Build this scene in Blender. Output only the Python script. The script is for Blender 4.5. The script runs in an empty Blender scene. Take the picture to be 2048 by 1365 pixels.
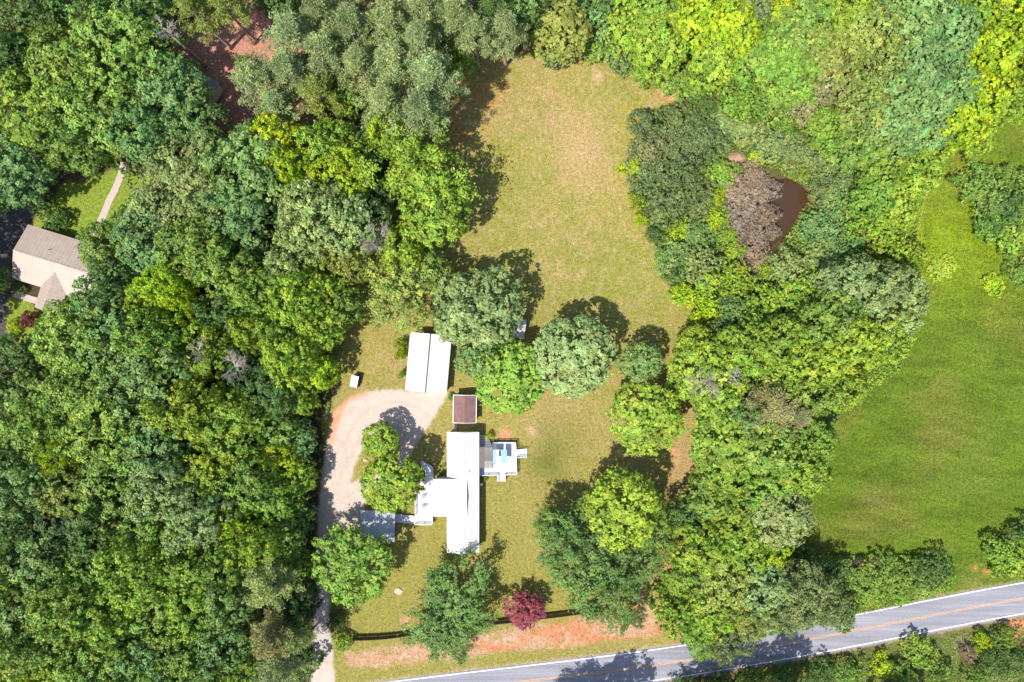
import bpy, math, random
import numpy as np
from mathutils import Vector, Matrix

# ------------------------------------------------------------------ camera, light, exposure
scene = bpy.context.scene
CAM_H = 144.0
FPX = 1366.0            # focal length in pixels of the 2048 px wide photograph
cam_d = bpy.data.cameras.new("camera"); cam = bpy.data.objects.new("camera", cam_d)
scene.collection.objects.link(cam)
cam.location = (0, 0, CAM_H); cam.rotation_euler = (0, 0, 0)
cam_d.sensor_width = 36.0; cam_d.lens = 36.0 * FPX / 2048.0
cam_d.clip_start = 0.5; cam_d.clip_end = 5000
scene.camera = cam
SUN_EL = math.radians(59.5); SH_AZ = math.radians(46)      # shadows fall towards this azimuth (from +x)
sdir = Vector((math.cos(SH_AZ)*math.cos(SUN_EL), math.sin(SH_AZ)*math.cos(SUN_EL), -math.sin(SUN_EL)))
sun_d = bpy.data.lights.new("sun", 'SUN'); sun = bpy.data.objects.new("sun", sun_d)
scene.collection.objects.link(sun)
sun_d.energy = 5.0; sun_d.angle = math.radians(0.5); sun_d.color = (1.0, 0.955, 0.88)
sun.rotation_euler = sdir.to_track_quat('-Z', 'Y').to_euler(); sun.location = (-60, -60, 120)
world = bpy.data.worlds.new("World"); scene.world = world; world.use_nodes = True
wn = world.node_tree; bg = wn.nodes['Background']
sky = wn.nodes.new('ShaderNodeTexSky'); sky.sky_type = 'NISHITA'; sky.sun_disc = False
sky.sun_elevation = SUN_EL
# azimuth of the sun itself is opposite to the shadows; sky rotation 0 = +Y, clockwise
sun_az = math.atan2(-sdir.y, -sdir.x)
sky.sun_rotation = (math.pi/2 - sun_az) % (2*math.pi)
wn.links.new(sky.outputs[0], bg.inputs[0]); bg.inputs[1].default_value = 0.15
scene.view_settings.view_transform = 'Standard'; scene.view_settings.look = 'None'
scene.view_settings.gamma = 1.0; scene.view_settings.use_curve_mapping = False
scene.view_settings.exposure = 0.75
scene.render.engine = 'CYCLES'
scene.cycles.max_bounces = 6; scene.cycles.diffuse_bounces = 4; scene.cycles.transmission_bounces = 4
scene.cycles.transparent_max_bounces = 4

C = scene.collection

# ------------------------------------------------------------------ helpers
def P(px, py, z=0.0):
    k = (CAM_H - z) / FPX
    return ((px-1024.0)*k, (682.5-py)*k)
def P3(px, py, z=0.0):
    a = P(px, py, z); return Vector((a[0], a[1], z))

def tag(o, label=None, cat=None, group=None, kind=None):
    if label: o['label'] = label
    if cat: o['category'] = cat
    if group: o['group'] = group
    if kind: o['kind'] = kind
    return o
def empty(name, loc, label, cat, group=None, rz=0.0):
    o = bpy.data.objects.new(name, None); C.objects.link(o); o.location = loc; o.rotation_euler = (0,0,rz)
    o.empty_display_size = 0.5
    return tag(o, label, cat, group)

class MB:
    def __init__(s): s.v=[]; s.f=[]
    def add(s, vs, fs):
        b=len(s.v); s.v += [tuple(v) for v in vs]; s.f += [tuple(i+b for i in f) for f in fs]; return s
    def box(s, c, d, rz=0.0, M=None):
        x,y,z=[k/2 for k in d]; cs,sn=math.cos(rz),math.sin(rz)
        vs=[]
        for dz in (-z,z):
            for dx,dy in ((-x,-y),(x,-y),(x,y),(-x,y)):
                vs.append((c[0]+dx*cs-dy*sn, c[1]+dx*sn+dy*cs, c[2]+dz))
        if M: vs=[M@Vector(v) for v in vs]
        return s.add(vs,[(3,2,1,0),(4,5,6,7),(0,1,5,4),(1,2,6,5),(2,3,7,6),(3,0,4,7)])
    def bar(s, a, b, w, h=None, up=(0,0,1)):
        a=Vector(a); b=Vector(b); d=(b-a); L=d.length
        if L<1e-6: return s
        d.normalize(); u=Vector(up)
        if abs(d.dot(u))>0.98: u=Vector((1,0,0))
        x=d.cross(u).normalized(); y=x.cross(d).normalized(); h=h or w
        vs=[]
        for q in (a,b):
            for i,j in ((-1,-1),(1,-1),(1,1),(-1,1)): vs.append(q+x*(i*w/2)+y*(j*h/2))
        return s.add(vs,[(3,2,1,0),(4,5,6,7),(0,1,5,4),(1,2,6,5),(2,3,7,6),(3,0,4,7)])
    def tube(s, pts, rad, n=7, cap=True):
        pts=[Vector(p) for p in pts]; base=len(s.v)
        for i,p in enumerate(pts):
            d=(pts[min(i+1,len(pts)-1)]-pts[max(i-1,0)]).normalized()
            u=Vector((1,0,0)) if abs(d.x)<0.8 else Vector((0,1,0))
            x=d.cross(u).normalized(); y=d.cross(x)
            for k in range(n):
                t=2*math.pi*k/n; s.v.append(tuple(p+(x*math.cos(t)+y*math.sin(t))*rad[i]))
        for i in range(len(pts)-1):
            for k in range(n):
                a=base+i*n+k; b=base+i*n+(k+1)%n; s.f.append((a,b,b+n,a+n))
        if cap:
            s.f.append(tuple(base+(len(pts)-1)*n+k for k in range(n)))
            s.f.append(tuple(base+n-1-k for k in range(n)))
        return s
    def lathe(s, c, prof, n=20):
        base=len(s.v)
        for r,z in prof:
            for k in range(n):
                t=2*math.pi*k/n; s.v.append((c[0]+r*math.cos(t), c[1]+r*math.sin(t), c[2]+z))
        for i in range(len(prof)-1):
            for k in range(n):
                a=base+i*n+k; b=base+i*n+(k+1)%n; s.f.append((a,b,b+n,a+n))
        s.f.append(tuple(base+(len(prof)-1)*n+k for k in range(n)))
        return s
    def prism(s, poly, z0, z1):
        n=len(poly); vs=[(x,y,z0) for x,y in poly]+[(x,y,z1) for x,y in poly]
        area=sum(poly[i][0]*poly[(i+1)%n][1]-poly[(i+1)%n][0]*poly[i][1] for i in range(n))
        if area<0:
            poly=poly[::-1]; vs=[(x,y,z0) for x,y in poly]+[(x,y,z1) for x,y in poly]
        fs=[tuple(range(n-1,-1,-1)), tuple(range(n,2*n))]+[(i,(i+1)%n,n+(i+1)%n,n+i) for i in range(n)]
        return s.add(vs,fs)
    def build(s, name, mat, parent=None, smooth=False, bevel=0):
        me=bpy.data.meshes.new(name); me.from_pydata(s.v,[],s.f); me.update()
        if smooth:
            for p in me.polygons: p.use_smooth=True
        o=bpy.data.objects.new(name,me); C.objects.link(o)
        me.materials.append(mat)
        if parent: 
            o.parent=parent
        if bevel:
            m=o.modifiers.new('bevel','BEVEL'); m.width=bevel; m.segments=2; m.limit_method='ANGLE'
        return o

# ------------------------------------------------------------------ noise in numpy
def vnoise(x, y, sc, seed):
    r=np.random.RandomState(seed); g=r.rand(256,256)
    X=x/sc+1000.3; Y=y/sc+1000.7
    xi=np.floor(X).astype(int); yi=np.floor(Y).astype(int); fx=X-xi; fy=Y-yi
    fx=fx*fx*(3-2*fx); fy=fy*fy*(3-2*fy)
    a=g[xi%256,yi%256]; b=g[(xi+1)%256,yi%256]; c=g[xi%256,(yi+1)%256]; d=g[(xi+1)%256,(yi+1)%256]
    return (a*(1-fx)+b*fx)*(1-fy)+(c*(1-fx)+d*fx)*fy
def fbm(x,y,sc,seed,o=4):
    t=0; a=0.5; n=0
    for i in range(o):
        t=t+a*vnoise(x,y,sc/2**i,seed+i*17); n+=a; a*=0.55
    return t/n
def inpoly(x,y,poly):
    ins=np.zeros(x.shape,bool); n=len(poly); j=n-1
    for i in range(n):
        xi,yi=poly[i]; xj,yj=poly[j]
        c=((yi>y)!=(yj>y))
        with np.errstate(divide='ignore',invalid='ignore'):
            t=(xj-xi)*(y-yi)/((yj-yi) if yj!=yi else 1e-9)+xi
        ins^=(c&(x<t)); j=i
    return ins
def blur(a,n):
    for _ in range(n):
        b=np.pad(a,1,mode='edge'); a=(b[:-2,1:-1]+b[2:,1:-1]+b[1:-1,:-2]+b[1:-1,2:]+b[1:-1,1:-1]*2)/6
    return a

# ------------------------------------------------------------------ materials
def newmat(name):
    m=bpy.data.materials.new(name); m.use_nodes=True
    nt=m.node_tree; b=nt.nodes['Principled BSDF']; return m,nt,b
def plain(name,col,rough=0.7,metal=0.0,var=0.12,sc=3.0,bump=0.0,spec=0.3):
    m,nt,b=newmat(name); N=nt.nodes; L=nt.links
    tc=N.new('ShaderNodeTexCoord'); no=N.new('ShaderNodeTexNoise'); no.inputs['Scale'].default_value=sc; no.inputs['Detail'].default_value=6
    L.new(tc.outputs['Object'],no.inputs['Vector'])
    mr=N.new('ShaderNodeMapRange'); mr.inputs['From Min'].default_value=.25; mr.inputs['From Max'].default_value=.75
    mr.inputs['To Min'].default_value=1-var; mr.inputs['To Max'].default_value=1+var
    L.new(no.outputs['Fac'],mr.inputs['Value'])
    mx=N.new('ShaderNodeVectorMath'); mx.operation='SCALE'; mx.inputs[0].default_value=col
    L.new(mr.outputs[0],mx.inputs['Scale']); L.new(mx.outputs[0],b.inputs['Base Color'])
    b.inputs['Roughness'].default_value=rough; b.inputs['Metallic'].default_value=metal
    b.inputs['Specular IOR Level'].default_value=spec
    if bump:
        bp=N.new('ShaderNodeBump'); bp.inputs['Strength'].default_value=bump; bp.inputs['Distance'].default_value=.05
        L.new(no.outputs['Fac'],bp.inputs['Height']); L.new(bp.outputs[0],b.inputs['Normal'])
    return m
def ribbed(name,col,pitch,axis='X',rough=0.45,depth=0.02,dirt=0.1,metal=0.0,dark=0.86):
    """metal or board surface with parallel ribs / board gaps"""
    m,nt,b=newmat(name); N=nt.nodes; L=nt.links
    tc=N.new('ShaderNodeTexCoord'); sp=N.new('ShaderNodeSeparateXYZ'); L.new(tc.outputs['Object'],sp.inputs[0])
    mu=N.new('ShaderNodeMath'); mu.operation='MULTIPLY'; mu.inputs[1].default_value=1/pitch; L.new(sp.outputs[axis],mu.inputs[0])
    fr=N.new('ShaderNodeMath'); fr.operation='FRACT'; L.new(mu.outputs[0],fr.inputs[0])
    cr=N.new('ShaderNodeValToRGB'); e=cr.color_ramp.elements
    e[0].position=0.0; e[0].color=(dark,)*3+(1,); e[1].position=0.14; e[1].color=(1,1,1,1)
    L.new(fr.outputs[0],cr.inputs[0])
    no=N.new('ShaderNodeTexNoise'); no.inputs['Scale'].default_value=0.9; no.inputs['Detail'].default_value=8; L.new(tc.outputs['Object'],no.inputs['Vector'])
    mr=N.new('ShaderNodeMapRange'); mr.inputs['From Min'].default_value=.3; mr.inputs['From Max'].default_value=.7; mr.inputs['To Min'].default_value=1-dirt; mr.inputs['To Max'].default_value=1+dirt*.3
    L.new(no.outputs['Fac'],mr.inputs['Value'])
    m1=N.new('ShaderNodeVectorMath'); m1.operation='SCALE'; L.new(cr.outputs[0],m1.inputs[0]); L.new(mr.outputs[0],m1.inputs['Scale'])
    m2=N.new('ShaderNodeVectorMath'); m2.operation='MULTIPLY'; m2.inputs[1].default_value=col; L.new(m1.outputs[0],m2.inputs[0])
    L.new(m2.outputs[0],b.inputs['Base Color'])
    bp=N.new('ShaderNodeBump'); bp.inputs['Strength'].default_value=0.6; bp.inputs['Distance'].default_value=depth
    L.new(cr.outputs[0],bp.inputs['Height']); L.new(bp.outputs[0],b.inputs['Normal'])
    b.inputs['Roughness'].default_value=rough; b.inputs['Metallic'].default_value=metal
    return m

def leaf_material():
    m,nt,b=newmat('leaf'); N=nt.nodes; L=nt.links
    oi=N.new('ShaderNodeObjectInfo'); at=N.new('ShaderNodeAttribute'); at.attribute_name='tint'
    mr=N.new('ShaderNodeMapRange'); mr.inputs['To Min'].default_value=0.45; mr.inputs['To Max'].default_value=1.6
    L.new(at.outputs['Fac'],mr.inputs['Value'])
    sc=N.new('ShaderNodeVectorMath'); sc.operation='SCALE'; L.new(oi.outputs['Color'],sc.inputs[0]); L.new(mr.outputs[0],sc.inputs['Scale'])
    # younger leaves lean to yellow
    hs=N.new('ShaderNodeHueSaturation'); L.new(sc.outputs[0],hs.inputs['Color'])
    mh=N.new('ShaderNodeMapRange'); mh.inputs['To Min'].default_value=0.508; mh.inputs['To Max'].default_value=0.490
    L.new(at.outputs['Fac'],mh.inputs['Value'])
    ge=N.new('ShaderNodeNewGeometry'); gn=N.new('ShaderNodeTexNoise'); gn.inputs['Scale'].default_value=.42; gn.inputs['Detail'].default_value=3; L.new(ge.outputs['Position'],gn.inputs['Vector'])
    gm=N.new('ShaderNodeMapRange'); gm.inputs['From Min'].default_value=.3; gm.inputs['From Max'].default_value=.7; gm.inputs['To Min'].default_value=-.026; gm.inputs['To Max'].default_value=.026; L.new(gn.outputs['Fac'],gm.inputs['Value'])
    ga_=N.new('ShaderNodeMath'); L.new(mh.outputs[0],ga_.inputs[0]); L.new(gm.outputs[0],ga_.inputs[1]); L.new(ga_.outputs[0],hs.inputs['Hue'])
    gv=N.new('ShaderNodeMapRange'); gv.inputs['From Min'].default_value=.3; gv.inputs['From Max'].default_value=.7; gv.inputs['To Min'].default_value=1.2; gv.inputs['To Max'].default_value=.82; L.new(gn.outputs['Color'],gv.inputs['Value']); L.new(gv.outputs[0],hs.inputs['Value'])
    b.inputs['Roughness'].default_value=0.6; b.inputs['Specular IOR Level'].default_value=0.28
    L.new(hs.outputs[0],b.inputs['Base Color'])
    tr=N.new('ShaderNodeBsdfTranslucent')
    tl=N.new('ShaderNodeVectorMath'); tl.operation='MULTIPLY'; tl.inputs[1].default_value=(1.15,1.1,.6); L.new(hs.outputs[0],tl.inputs[0])
    L.new(tl.outputs[0],tr.inputs['Color'])
    mx=N.new('ShaderNodeMixShader'); mx.inputs[0].default_value=0.36
    L.new(b.outputs[0],mx.inputs[1]); L.new(tr.outputs[0],mx.inputs[2])
    L.new(mx.outputs[0],N['Material Output'].inputs['Surface'])
    return m
def ground_material():
    m,nt,b=newmat('ground_soil'); N=nt.nodes; L=nt.links
    at=N.new('ShaderNodeAttribute'); at.attribute_name='soil'
    tc=N.new('ShaderNodeTexCoord')
    n1=N.new('ShaderNodeTexNoise'); n1.inputs['Scale'].default_value=1.6; n1.inputs['Detail'].default_value=10; n1.inputs['Roughness'].default_value=0.75
    L.new(tc.outputs['Object'],n1.inputs['Vector'])
    mr=N.new('ShaderNodeMapRange'); mr.inputs['From Min'].default_value=.36; mr.inputs['From Max'].default_value=.64; mr.inputs['To Min'].default_value=-.5; mr.inputs['To Max'].default_value=.5; mr.clamp=False
    n3=N.new('ShaderNodeTexNoise'); n3.inputs['Scale'].default_value=4.5; n3.inputs['Detail'].default_value=3; L.new(tc.outputs['Object'],n3.inputs['Vector'])
    av=N.new('ShaderNodeMath'); av.operation='MULTIPLY_ADD'; av.inputs[1].default_value=.6; L.new(n3.outputs['Fac'],av.inputs[0])
    sb=N.new('ShaderNodeMath'); sb.operation='MULTIPLY_ADD'; sb.inputs[1].default_value=.7; sb.inputs[2].default_value=-.15; L.new(n1.outputs['Fac'],sb.inputs[0]); L.new(sb.outputs[0],av.inputs[2])
    L.new(av.outputs[0],mr.inputs['Value'])
    n2=N.new('ShaderNodeTexNoise'); n2.inputs['Scale'].default_value=1.1; n2.inputs['Detail'].default_value=4
    L.new(tc.outputs['Object'],n2.inputs['Vector'])
    mh=N.new('ShaderNodeMapRange'); mh.inputs['From Min'].default_value=.38; mh.inputs['From Max'].default_value=.62; mh.inputs['To Min'].default_value=.487; mh.inputs['To Max'].default_value=.513
    L.new(n2.outputs['Fac'],mh.inputs['Value'])
    sc=N.new('ShaderNodeVectorMath'); sc.operation='SCALE'; L.new(at.outputs['Color'],sc.inputs[0]); am_=N.new('ShaderNodeMath'); am_.operation='MULTIPLY_ADD'; L.new(mr.outputs[0],am_.inputs[0]); L.new(at.outputs['Alpha'],am_.inputs[1]); am_.inputs[2].default_value=1.0; L.new(am_.outputs[0],sc.inputs['Scale'])
    hs=N.new('ShaderNodeHueSaturation'); L.new(sc.outputs[0],hs.inputs['Color']); L.new(mh.outputs[0],hs.inputs['Hue'])
    L.new(hs.outputs[0],b.inputs['Base Color']); b.inputs['Roughness'].default_value=0.95; b.inputs['Specular IOR Level'].default_value=.1
    bp=N.new('ShaderNodeBump'); bp.inputs['Strength'].default_value=.8; bp.inputs['Distance'].default_value=.12
    L.new(n1.outputs['Fac'],bp.inputs['Height']); L.new(bp.outputs[0],b.inputs['Normal'])
    return m

LEAF=leaf_material(); SOIL=ground_material()
BARK=plain('bark',(.16,.125,.095),.9,var=.35,sc=2,bump=.5)
PBARK=plain('pine_bark',(.28,.21,.165),.9,var=.35,sc=2,bump=.5)
DEADW=plain('weathered_twig',(.27,.23,.20),.9,var=.25,sc=3)
WHITE_ROOF=ribbed('white_metal_roof',(.43,.42,.40),.6,'X',.5,dirt=.1,dark=.8)
WHITE_ROOF_Y=ribbed('white_metal_roof_side',(.43,.42,.40),.6,'Y',.5,dirt=.10,dark=.8)
GARAGE_ROOF=ribbed('garage_metal_roof',(.45,.43,.40),.9,'Y',.5,dirt=.14,dark=.84)
PINK_ROOF=ribbed('tan_metal_roof',(.31,.25,.205),.75,'X',.5,dirt=.14,dark=.66)
PINK_ROOF_Y=ribbed('tan_metal_roof_wing',(.31,.25,.205),.75,'Y',.5,dirt=.14,dark=.62)
CORR=ribbed('corrugated_metal',(.36,.38,.42),.30,'Y',.4,depth=.06,dirt=.25,metal=.25,dark=.45)
SHINGLE=ribbed('brown_shingles',(.165,.088,.08),.28,'Y',.9,depth=.02,dirt=.25,dark=.72)
GREY_SHINGLE=ribbed('grey_shingles',(.16,.17,.19),.3,'Y',.9,depth=.02,dirt=.3,dark=.75)
SIDING=ribbed('white_siding',(.72,.71,.68),.2,'Z',.6,dirt=.1,dark=.8)
TAN_WALL=ribbed('tan_siding',(.5,.44,.36),.2,'Z',.7,dirt=.1,dark=.8)
DECKM=ribbed('white_deck_boards',(.46,.465,.49),.15,'Y',.6,dirt=.1,dark=.75)
WHITEP=plain('white_paint',(.60,.60,.60),.5,var=.05)
GREYP=plain('grey_paint',(.25,.25,.26),.6)
LATT=plain('weathered_wood',(.16,.13,.12),.85,var=.3,sc=8)
FENCEM=ribbed('dark_fence_boards',(.13,.085,.06),.14,'X',.85,dirt=.3,dark=.5)
BLUE=ribbed('pale_blue_panel',(.18,.30,.38),.42,'Y',.35,dirt=.08,dark=.78)
GLASS=plain('dark_glass',(.03,.04,.05),.12,spec=.6,var=.05)
BLACKM=plain('dark_metal',(.03,.03,.035),.5)
RIDGED=plain('dark_ridge',(.06,.055,.05),.7)
TYRE=plain('tyre_rubber',(.02,.02,.02),.85)
CARP=plain('dark_car_paint',(.03,.05,.08),.25,spec=.5,var=.05)
CONC=plain('concrete',(.34,.28,.24),.9,var=.15,sc=1.5,bump=.2)
TERRA=plain('terracotta',(.5,.25,.15),.8)
STONE=plain('pale_stone',(.42,.33,.26),.9,var=.2,sc=3)

# ------------------------------------------------------------------ ground zones (measured on the ground, z = 0)
def GP(l): return [P(x,y) for x,y in l]
STEP=0.36
xs=np.arange(-125,125.01,STEP); ys=np.arange(-86,86.01,STEP)
X,Y=np.meshgrid(xs,ys)          # rows = y
wx=X+(fbm(X,Y,3.0,5)-.5)*2.2; wy=Y+(fbm(X,Y,3.0,91)-.5)*2.2
sx=X+(fbm(X,Y,1.5,33)-.5)*.7; sy=Y+(fbm(X,Y,1.5,44)-.5)*.7
def zone(poly,soft=2,tight=False):
    return blur(inpoly(sx if tight else wx, sy if tight else wy, GP(poly)).astype(float),soft)
def spot(px,py,r,sq=1.0):
    c=P(px,py); rr=r/9.486
    d=np.sqrt((wx-c[0])**2+((wy-c[1])*sq)**2)/rr
    return np.clip(1.3-d,0,1)
PX=1024+X*FPX/CAM_H; PY=682.5-Y*FPX/CAM_H
lawn_poly=[(900,200),(915,130),(960,95),(1010,105),(1090,105),(1180,90),(1260,125),(1370,190),(1290,250),(1270,300),(1265,360),(1300,470),(1330,540),(1380,600),(1440,655),
  (1500,700),(1420,900),(1420,1000),(1380,1080),(1350,1200),(1400,1290),(1120,1330),(930,1350),(770,1372),(660,1380),(660,1200),(640,1130),(650,900),(640,830),(680,770),(650,700),(700,600),(700,500),(780,400),(800,330),(860,260)]
field_poly=[(2100,150),(1980,220),(1860,300),(1800,340),(1780,420),(1740,520),(1770,640),(1700,740),(1640,800),(1600,860),(1580,960),(1540,1000),(1500,1120),(1500,1240),(1700,1240),(2060,1170),(2200,1130),(2200,150)]
gravel_poly=[(622,1400),(624,1300),(632,1200),(634,1100),(636,1040),(640,990),(648,930),(655,880),(663,826),(681,809),(703,793),(734,784),(773,779),(812,781),(895,786),(890,800),(878,821),(853,856),(838,880),(824,905),(800,935),(770,960),(745,975),(735,1005),(722,1022),(715,1090),(690,1130),(662,1160),(659,1200),(661,1260),(666,1310),(674,1400)]
island_poly=[(742,868),(722,904),(710,935),(700,968),(712,962),(730,950),(760,952),(790,930),(800,905),(790,870),(765,852)]
clay_poly=[(690,1305),(800,1290),(900,1268),(1010,1262),(1100,1245),(1240,1225),(1290,1180),(1300,1195),(1325,1270),(1250,1280),(1130,1297),(1000,1306),(860,1325),(700,1335)]
yard_poly=[(60,470),(80,400),(130,370),(230,340),(340,350),(350,440),(250,480),(180,480),(110,475)]
yard2_poly=[(15,600),(60,600),(110,640),(80,700),(40,690),(0,650)]
asph_poly=[(-100,330),(90,340),(70,420),(45,470),(15,560),(10,640),(30,670),(30,700),(-100,720)]
redlit_poly=[(340,60),(430,30),(530,20),(560,70),(620,110),(640,160),(640,300),(560,240),(480,300),(420,320),(440,180),(350,120)]
thick_poly=[(1360,190),(1270,235),(1255,330),(1290,440),(1330,540),(1440,660),(1600,660),(1850,640),(1830,420),(1870,320),(2050,240),(2050,-60),(1170,-60),(1170,90),(1260,125)]
pond_poly=[(1542,361),(1574,355),(1600,367),(1617,384),(1618,402),(1600,424),(1590,446),(1577,465),(1556,486),(1540,500),(1515,505),(1490,470),(1495,410),(1510,370)]
soft_poly=[(880,140),(940,95),(1010,110),(1025,180),(980,240),(960,300),(900,330),(860,300)]
W={}
lawn=zone(lawn_poly,3); field=zone(field_poly,4); gravel=zone(gravel_poly,1,True)*(1-zone(island_poly,1,True))
clay=zone(clay_poly,4); yard=np.maximum(zone(yard_poly,2),zone(yard2_poly,2)); asph=zone(asph_poly,1,True)
redl=zone(redlit_poly,5); thick=zone(thick_poly,3); under=zone(soft_poly,14); pondz=zone(pond_poly,1,True)
verge=zone([(1500,1400),(1250,1400),(1480,1345),(1640,1312),(1815,1278),(2100,1225),(2300,1180),(2300,1600),(1200,1600)],3)
def mixc(base,col,w):
    w=np.clip(w,0,1)[...,None]; return base*(1-w)+np.asarray(col)*w
n1=fbm(X,Y,9,1); n2=fbm(X,Y,2.2,2); n3=fbm(X,Y,26,3,3); n4=fbm(X,Y,1.0,8,3)
col=np.zeros(X.shape+(3,))+np.array((.085,.06,.038))             # forest litter
col=mixc(col,(.14,.09,.05),(n2-.5)*3)
col=mixc(col,(.48,.24,.185),redl*(.8+.8*(n2-.4)))
col=mixc(col,(.11,.13,.045),thick*.8)
# lawn: patchy green and straw
lg=mixc(np.zeros(col.shape)+np.array((.335,.30,.082)),(.41,.295,.155),np.clip((n1-.36)*2.6,0,1)*.75)
lg=mixc(lg,(.235,.255,.055),np.clip((n3-.44)*3+(n2-.5)*1.6,0,1)*.75)
lg=mixc(lg,(.47,.35,.21),np.clip((n4-.53)*5,0,1)*.45)
lg=mixc(lg,(.16,.19,.04),np.clip((.36-n4)*6,0,1)*.35)
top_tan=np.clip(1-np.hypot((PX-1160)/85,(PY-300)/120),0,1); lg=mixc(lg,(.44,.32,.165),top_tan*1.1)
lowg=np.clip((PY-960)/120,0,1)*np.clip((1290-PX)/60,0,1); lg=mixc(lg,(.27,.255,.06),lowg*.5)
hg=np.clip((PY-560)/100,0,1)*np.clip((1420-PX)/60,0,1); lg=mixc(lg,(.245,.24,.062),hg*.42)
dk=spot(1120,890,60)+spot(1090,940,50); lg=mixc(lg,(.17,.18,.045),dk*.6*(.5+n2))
fur=(np.sin((X*.92+Y*.25)*2*math.pi/1.15)*.5+.5); lg*=1+(fur[...,None]-.5)*.06
for a in ((1010,868,16,.76),(1060,862,10,.6),(1352,905,11,.8),(1350,925,8,.6),(1192,152,14,.7),(797,1182,9,.9),(810,1241,9,.9),(960,1130,20,.35),(1340,182,24,.8),(1100,1090,14,.4),(1280,913,5,1.0),(740,600,10,.3)):
    lg=mixc(lg,(.62,.30,.20) if a[3]>.75 else (.52,.36,.24),spot(*a[:3])*1.2*a[3]*(.6+.8*n2))
lg=mixc(lg,(.50,.26,.12),under*np.clip((n2-.35)*3,0,1)*.7)
edge=zone([(1375,880),(1420,930),(1400,1010),(1330,1000),(1350,880)],6); lg=mixc(lg,(.42,.25,.16),edge*.45)
lg=mixc(lg,(.36,.22,.13),zone([(1300,1130),(1360,1050),(1380,1050),(1330,1170)],4)*.6)
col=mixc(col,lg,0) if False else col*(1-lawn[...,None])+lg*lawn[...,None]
fg=mixc(np.zeros(col.shape)+np.array((.135,.19,.028)),(.175,.18,.045),np.clip((n1-.45)*4,0,1)*.7)
fg=mixc(fg,(.26,.315,.02),np.clip(1-np.hypot((PX-1900)/190,(PY-480)/170),0,1)*.9*(.4+n2))
fg=mixc(fg,(.095,.15,.022),np.clip((n2-.52)*5,0,1)*.6)
fg=mixc(fg,(.22,.19,.07),np.clip((fbm(X,Y,14,123,3)-.52)*6,0,1)*.4)
fg=mixc(fg,(.24,.21,.09),np.clip(1-np.hypot((PX-1750)/45,(PY-1000)/35),0,1)*.6+np.clip((PY-1120)/60,0,1)*np.clip(1-abs(PX-1950)/40,0,1)*.9)
# wheel ruts down the field
rx=np.interp(PY,[330,400,470,560,600],[1862,1842,1830,1820,1818])
for o in (0,11):
    fg=mixc(fg,(.36,.34,.10),np.exp(-((PX-rx-o+5)/2.2)**2)*np.clip((PY-320)/30,0,1)*np.clip((600-PY)/40,0,1)*.85)
fg*=1+(np.sin((X*.35+Y*.94)*2*math.pi/2.4+n3*3)[...,None])*.05; fg*=(1+(fbm(X*.3,Y*1.4,2.5,77)-.5)*.7)[...,None]
fg=mixc(fg,(.55,.26,.12),spot(1952,1135,9)+spot(1975,1145,8)+spot(1880,1185,10)*.7+spot(1790,1205,8)*.6)
col=col*(1-field[...,None])+fg*field[...,None]
cl=mixc(np.zeros(col.shape)+np.array((.48,.31,.21)),(.52,.23,.125),np.clip((fbm(X*.45,Y*1.7,3,60)-.5)*5+np.clip((PX-1000)/400,-.3,.4),0,1))
cl=mixc(cl,(.30,.26,.08),np.clip((n2-.58)*6,0,1)*.7)
cl=mixc(cl,(.60,.46,.36),np.clip((n4-.6)*5,0,1)*.6)
cw=clay*np.clip(.75+1.4*(fbm(X*.4,Y*1.8,4,71)-.3),0,1)
col=col*(1-cw[...,None])+cl*cw[...,None]
yg=mixc(np.zeros(col.shape)+np.array((.20,.28,.04)),(.30,.25,.08),np.clip((n1-.5)*4,0,1)*.6)
col=col*(1-yard[...,None])+yg*yard[...,None]
gg=mixc(np.zeros(col.shape)+np.array((.56,.455,.385)),(.50,.35,.27),np.clip((n2-.5)*3,0,1)*.6)
gg=mixc(gg,(.60,.27,.14),zone([(655,880),(650,820),(700,780),(760,775),(700,800),(676,850),(668,900)],5)*(.5+n4))
gg=mixc(gg,(.36,.33,.15),np.clip(1-np.abs(PX-735)/8,0,1)*np.clip(1-np.abs(PY-840)/60,0,1)*np.clip((n4-.5)*6,0,1)*.6)
gg=mixc(gg,(.62,.53,.47),np.clip((n4-.55)*5,0,1)*.4)
gg=mixc(gg,(.44,.34,.28),np.clip(1-np.abs(np.hypot(PX-790,(PY-905)*1.0)-100)/5,0,1)*.35)
gg=mixc(gg,(.46,.45,.49),np.clip((PY-1170)/60,0,1)*np.clip((1320-PY)/30,0,1)*.3)
col=col*(1-gravel[...,None])+gg*gravel[...,None]
ag=np.zeros(col.shape)+np.array((.09,.085,.09))
col=col*(1-asph[...,None])+ag*asph[...,None]
vg=mixc(np.zeros(col.shape)+np.array((.12,.16,.035)),(.22,.21,.06),np.clip((n1-.5)*4,0,1))
vg=mixc(vg,(.55,.25,.13),spot(1815,1290,18,1.8)+spot(2030,1250,22,1.6)+spot(1466,1342,7)+spot(2040,1280,16)+spot(1930,1255,14,1.5)*.4)
vg=mixc(vg,(.36,.29,.2),spot(1925,1290,16)+spot(1875,1262,18,2)*.6)
col=col*(1-verge[...,None])+vg*verge[...,None]
rdd=np.abs(PY-np.interp(PX,[600,700,778,930,1080,1230,1377,1489,1590,1694,1784,1874,1960,2048,2300],[1427,1405,1395.5,1377,1359.5,1341,1320.5,1302,1284,1264.5,1247,1229,1212.5,1196.5,1151]))*.982/9.486
col=mixc(col,(.40,.34,.28),np.exp(-((rdd-3.6-(n4-.5)*.8)/.4)**2)*.75)
bank=np.clip(blur(pondz,9)*1.8,0,1)
col=mixc(col,(.16,.085,.05),bank*.8)
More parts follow.
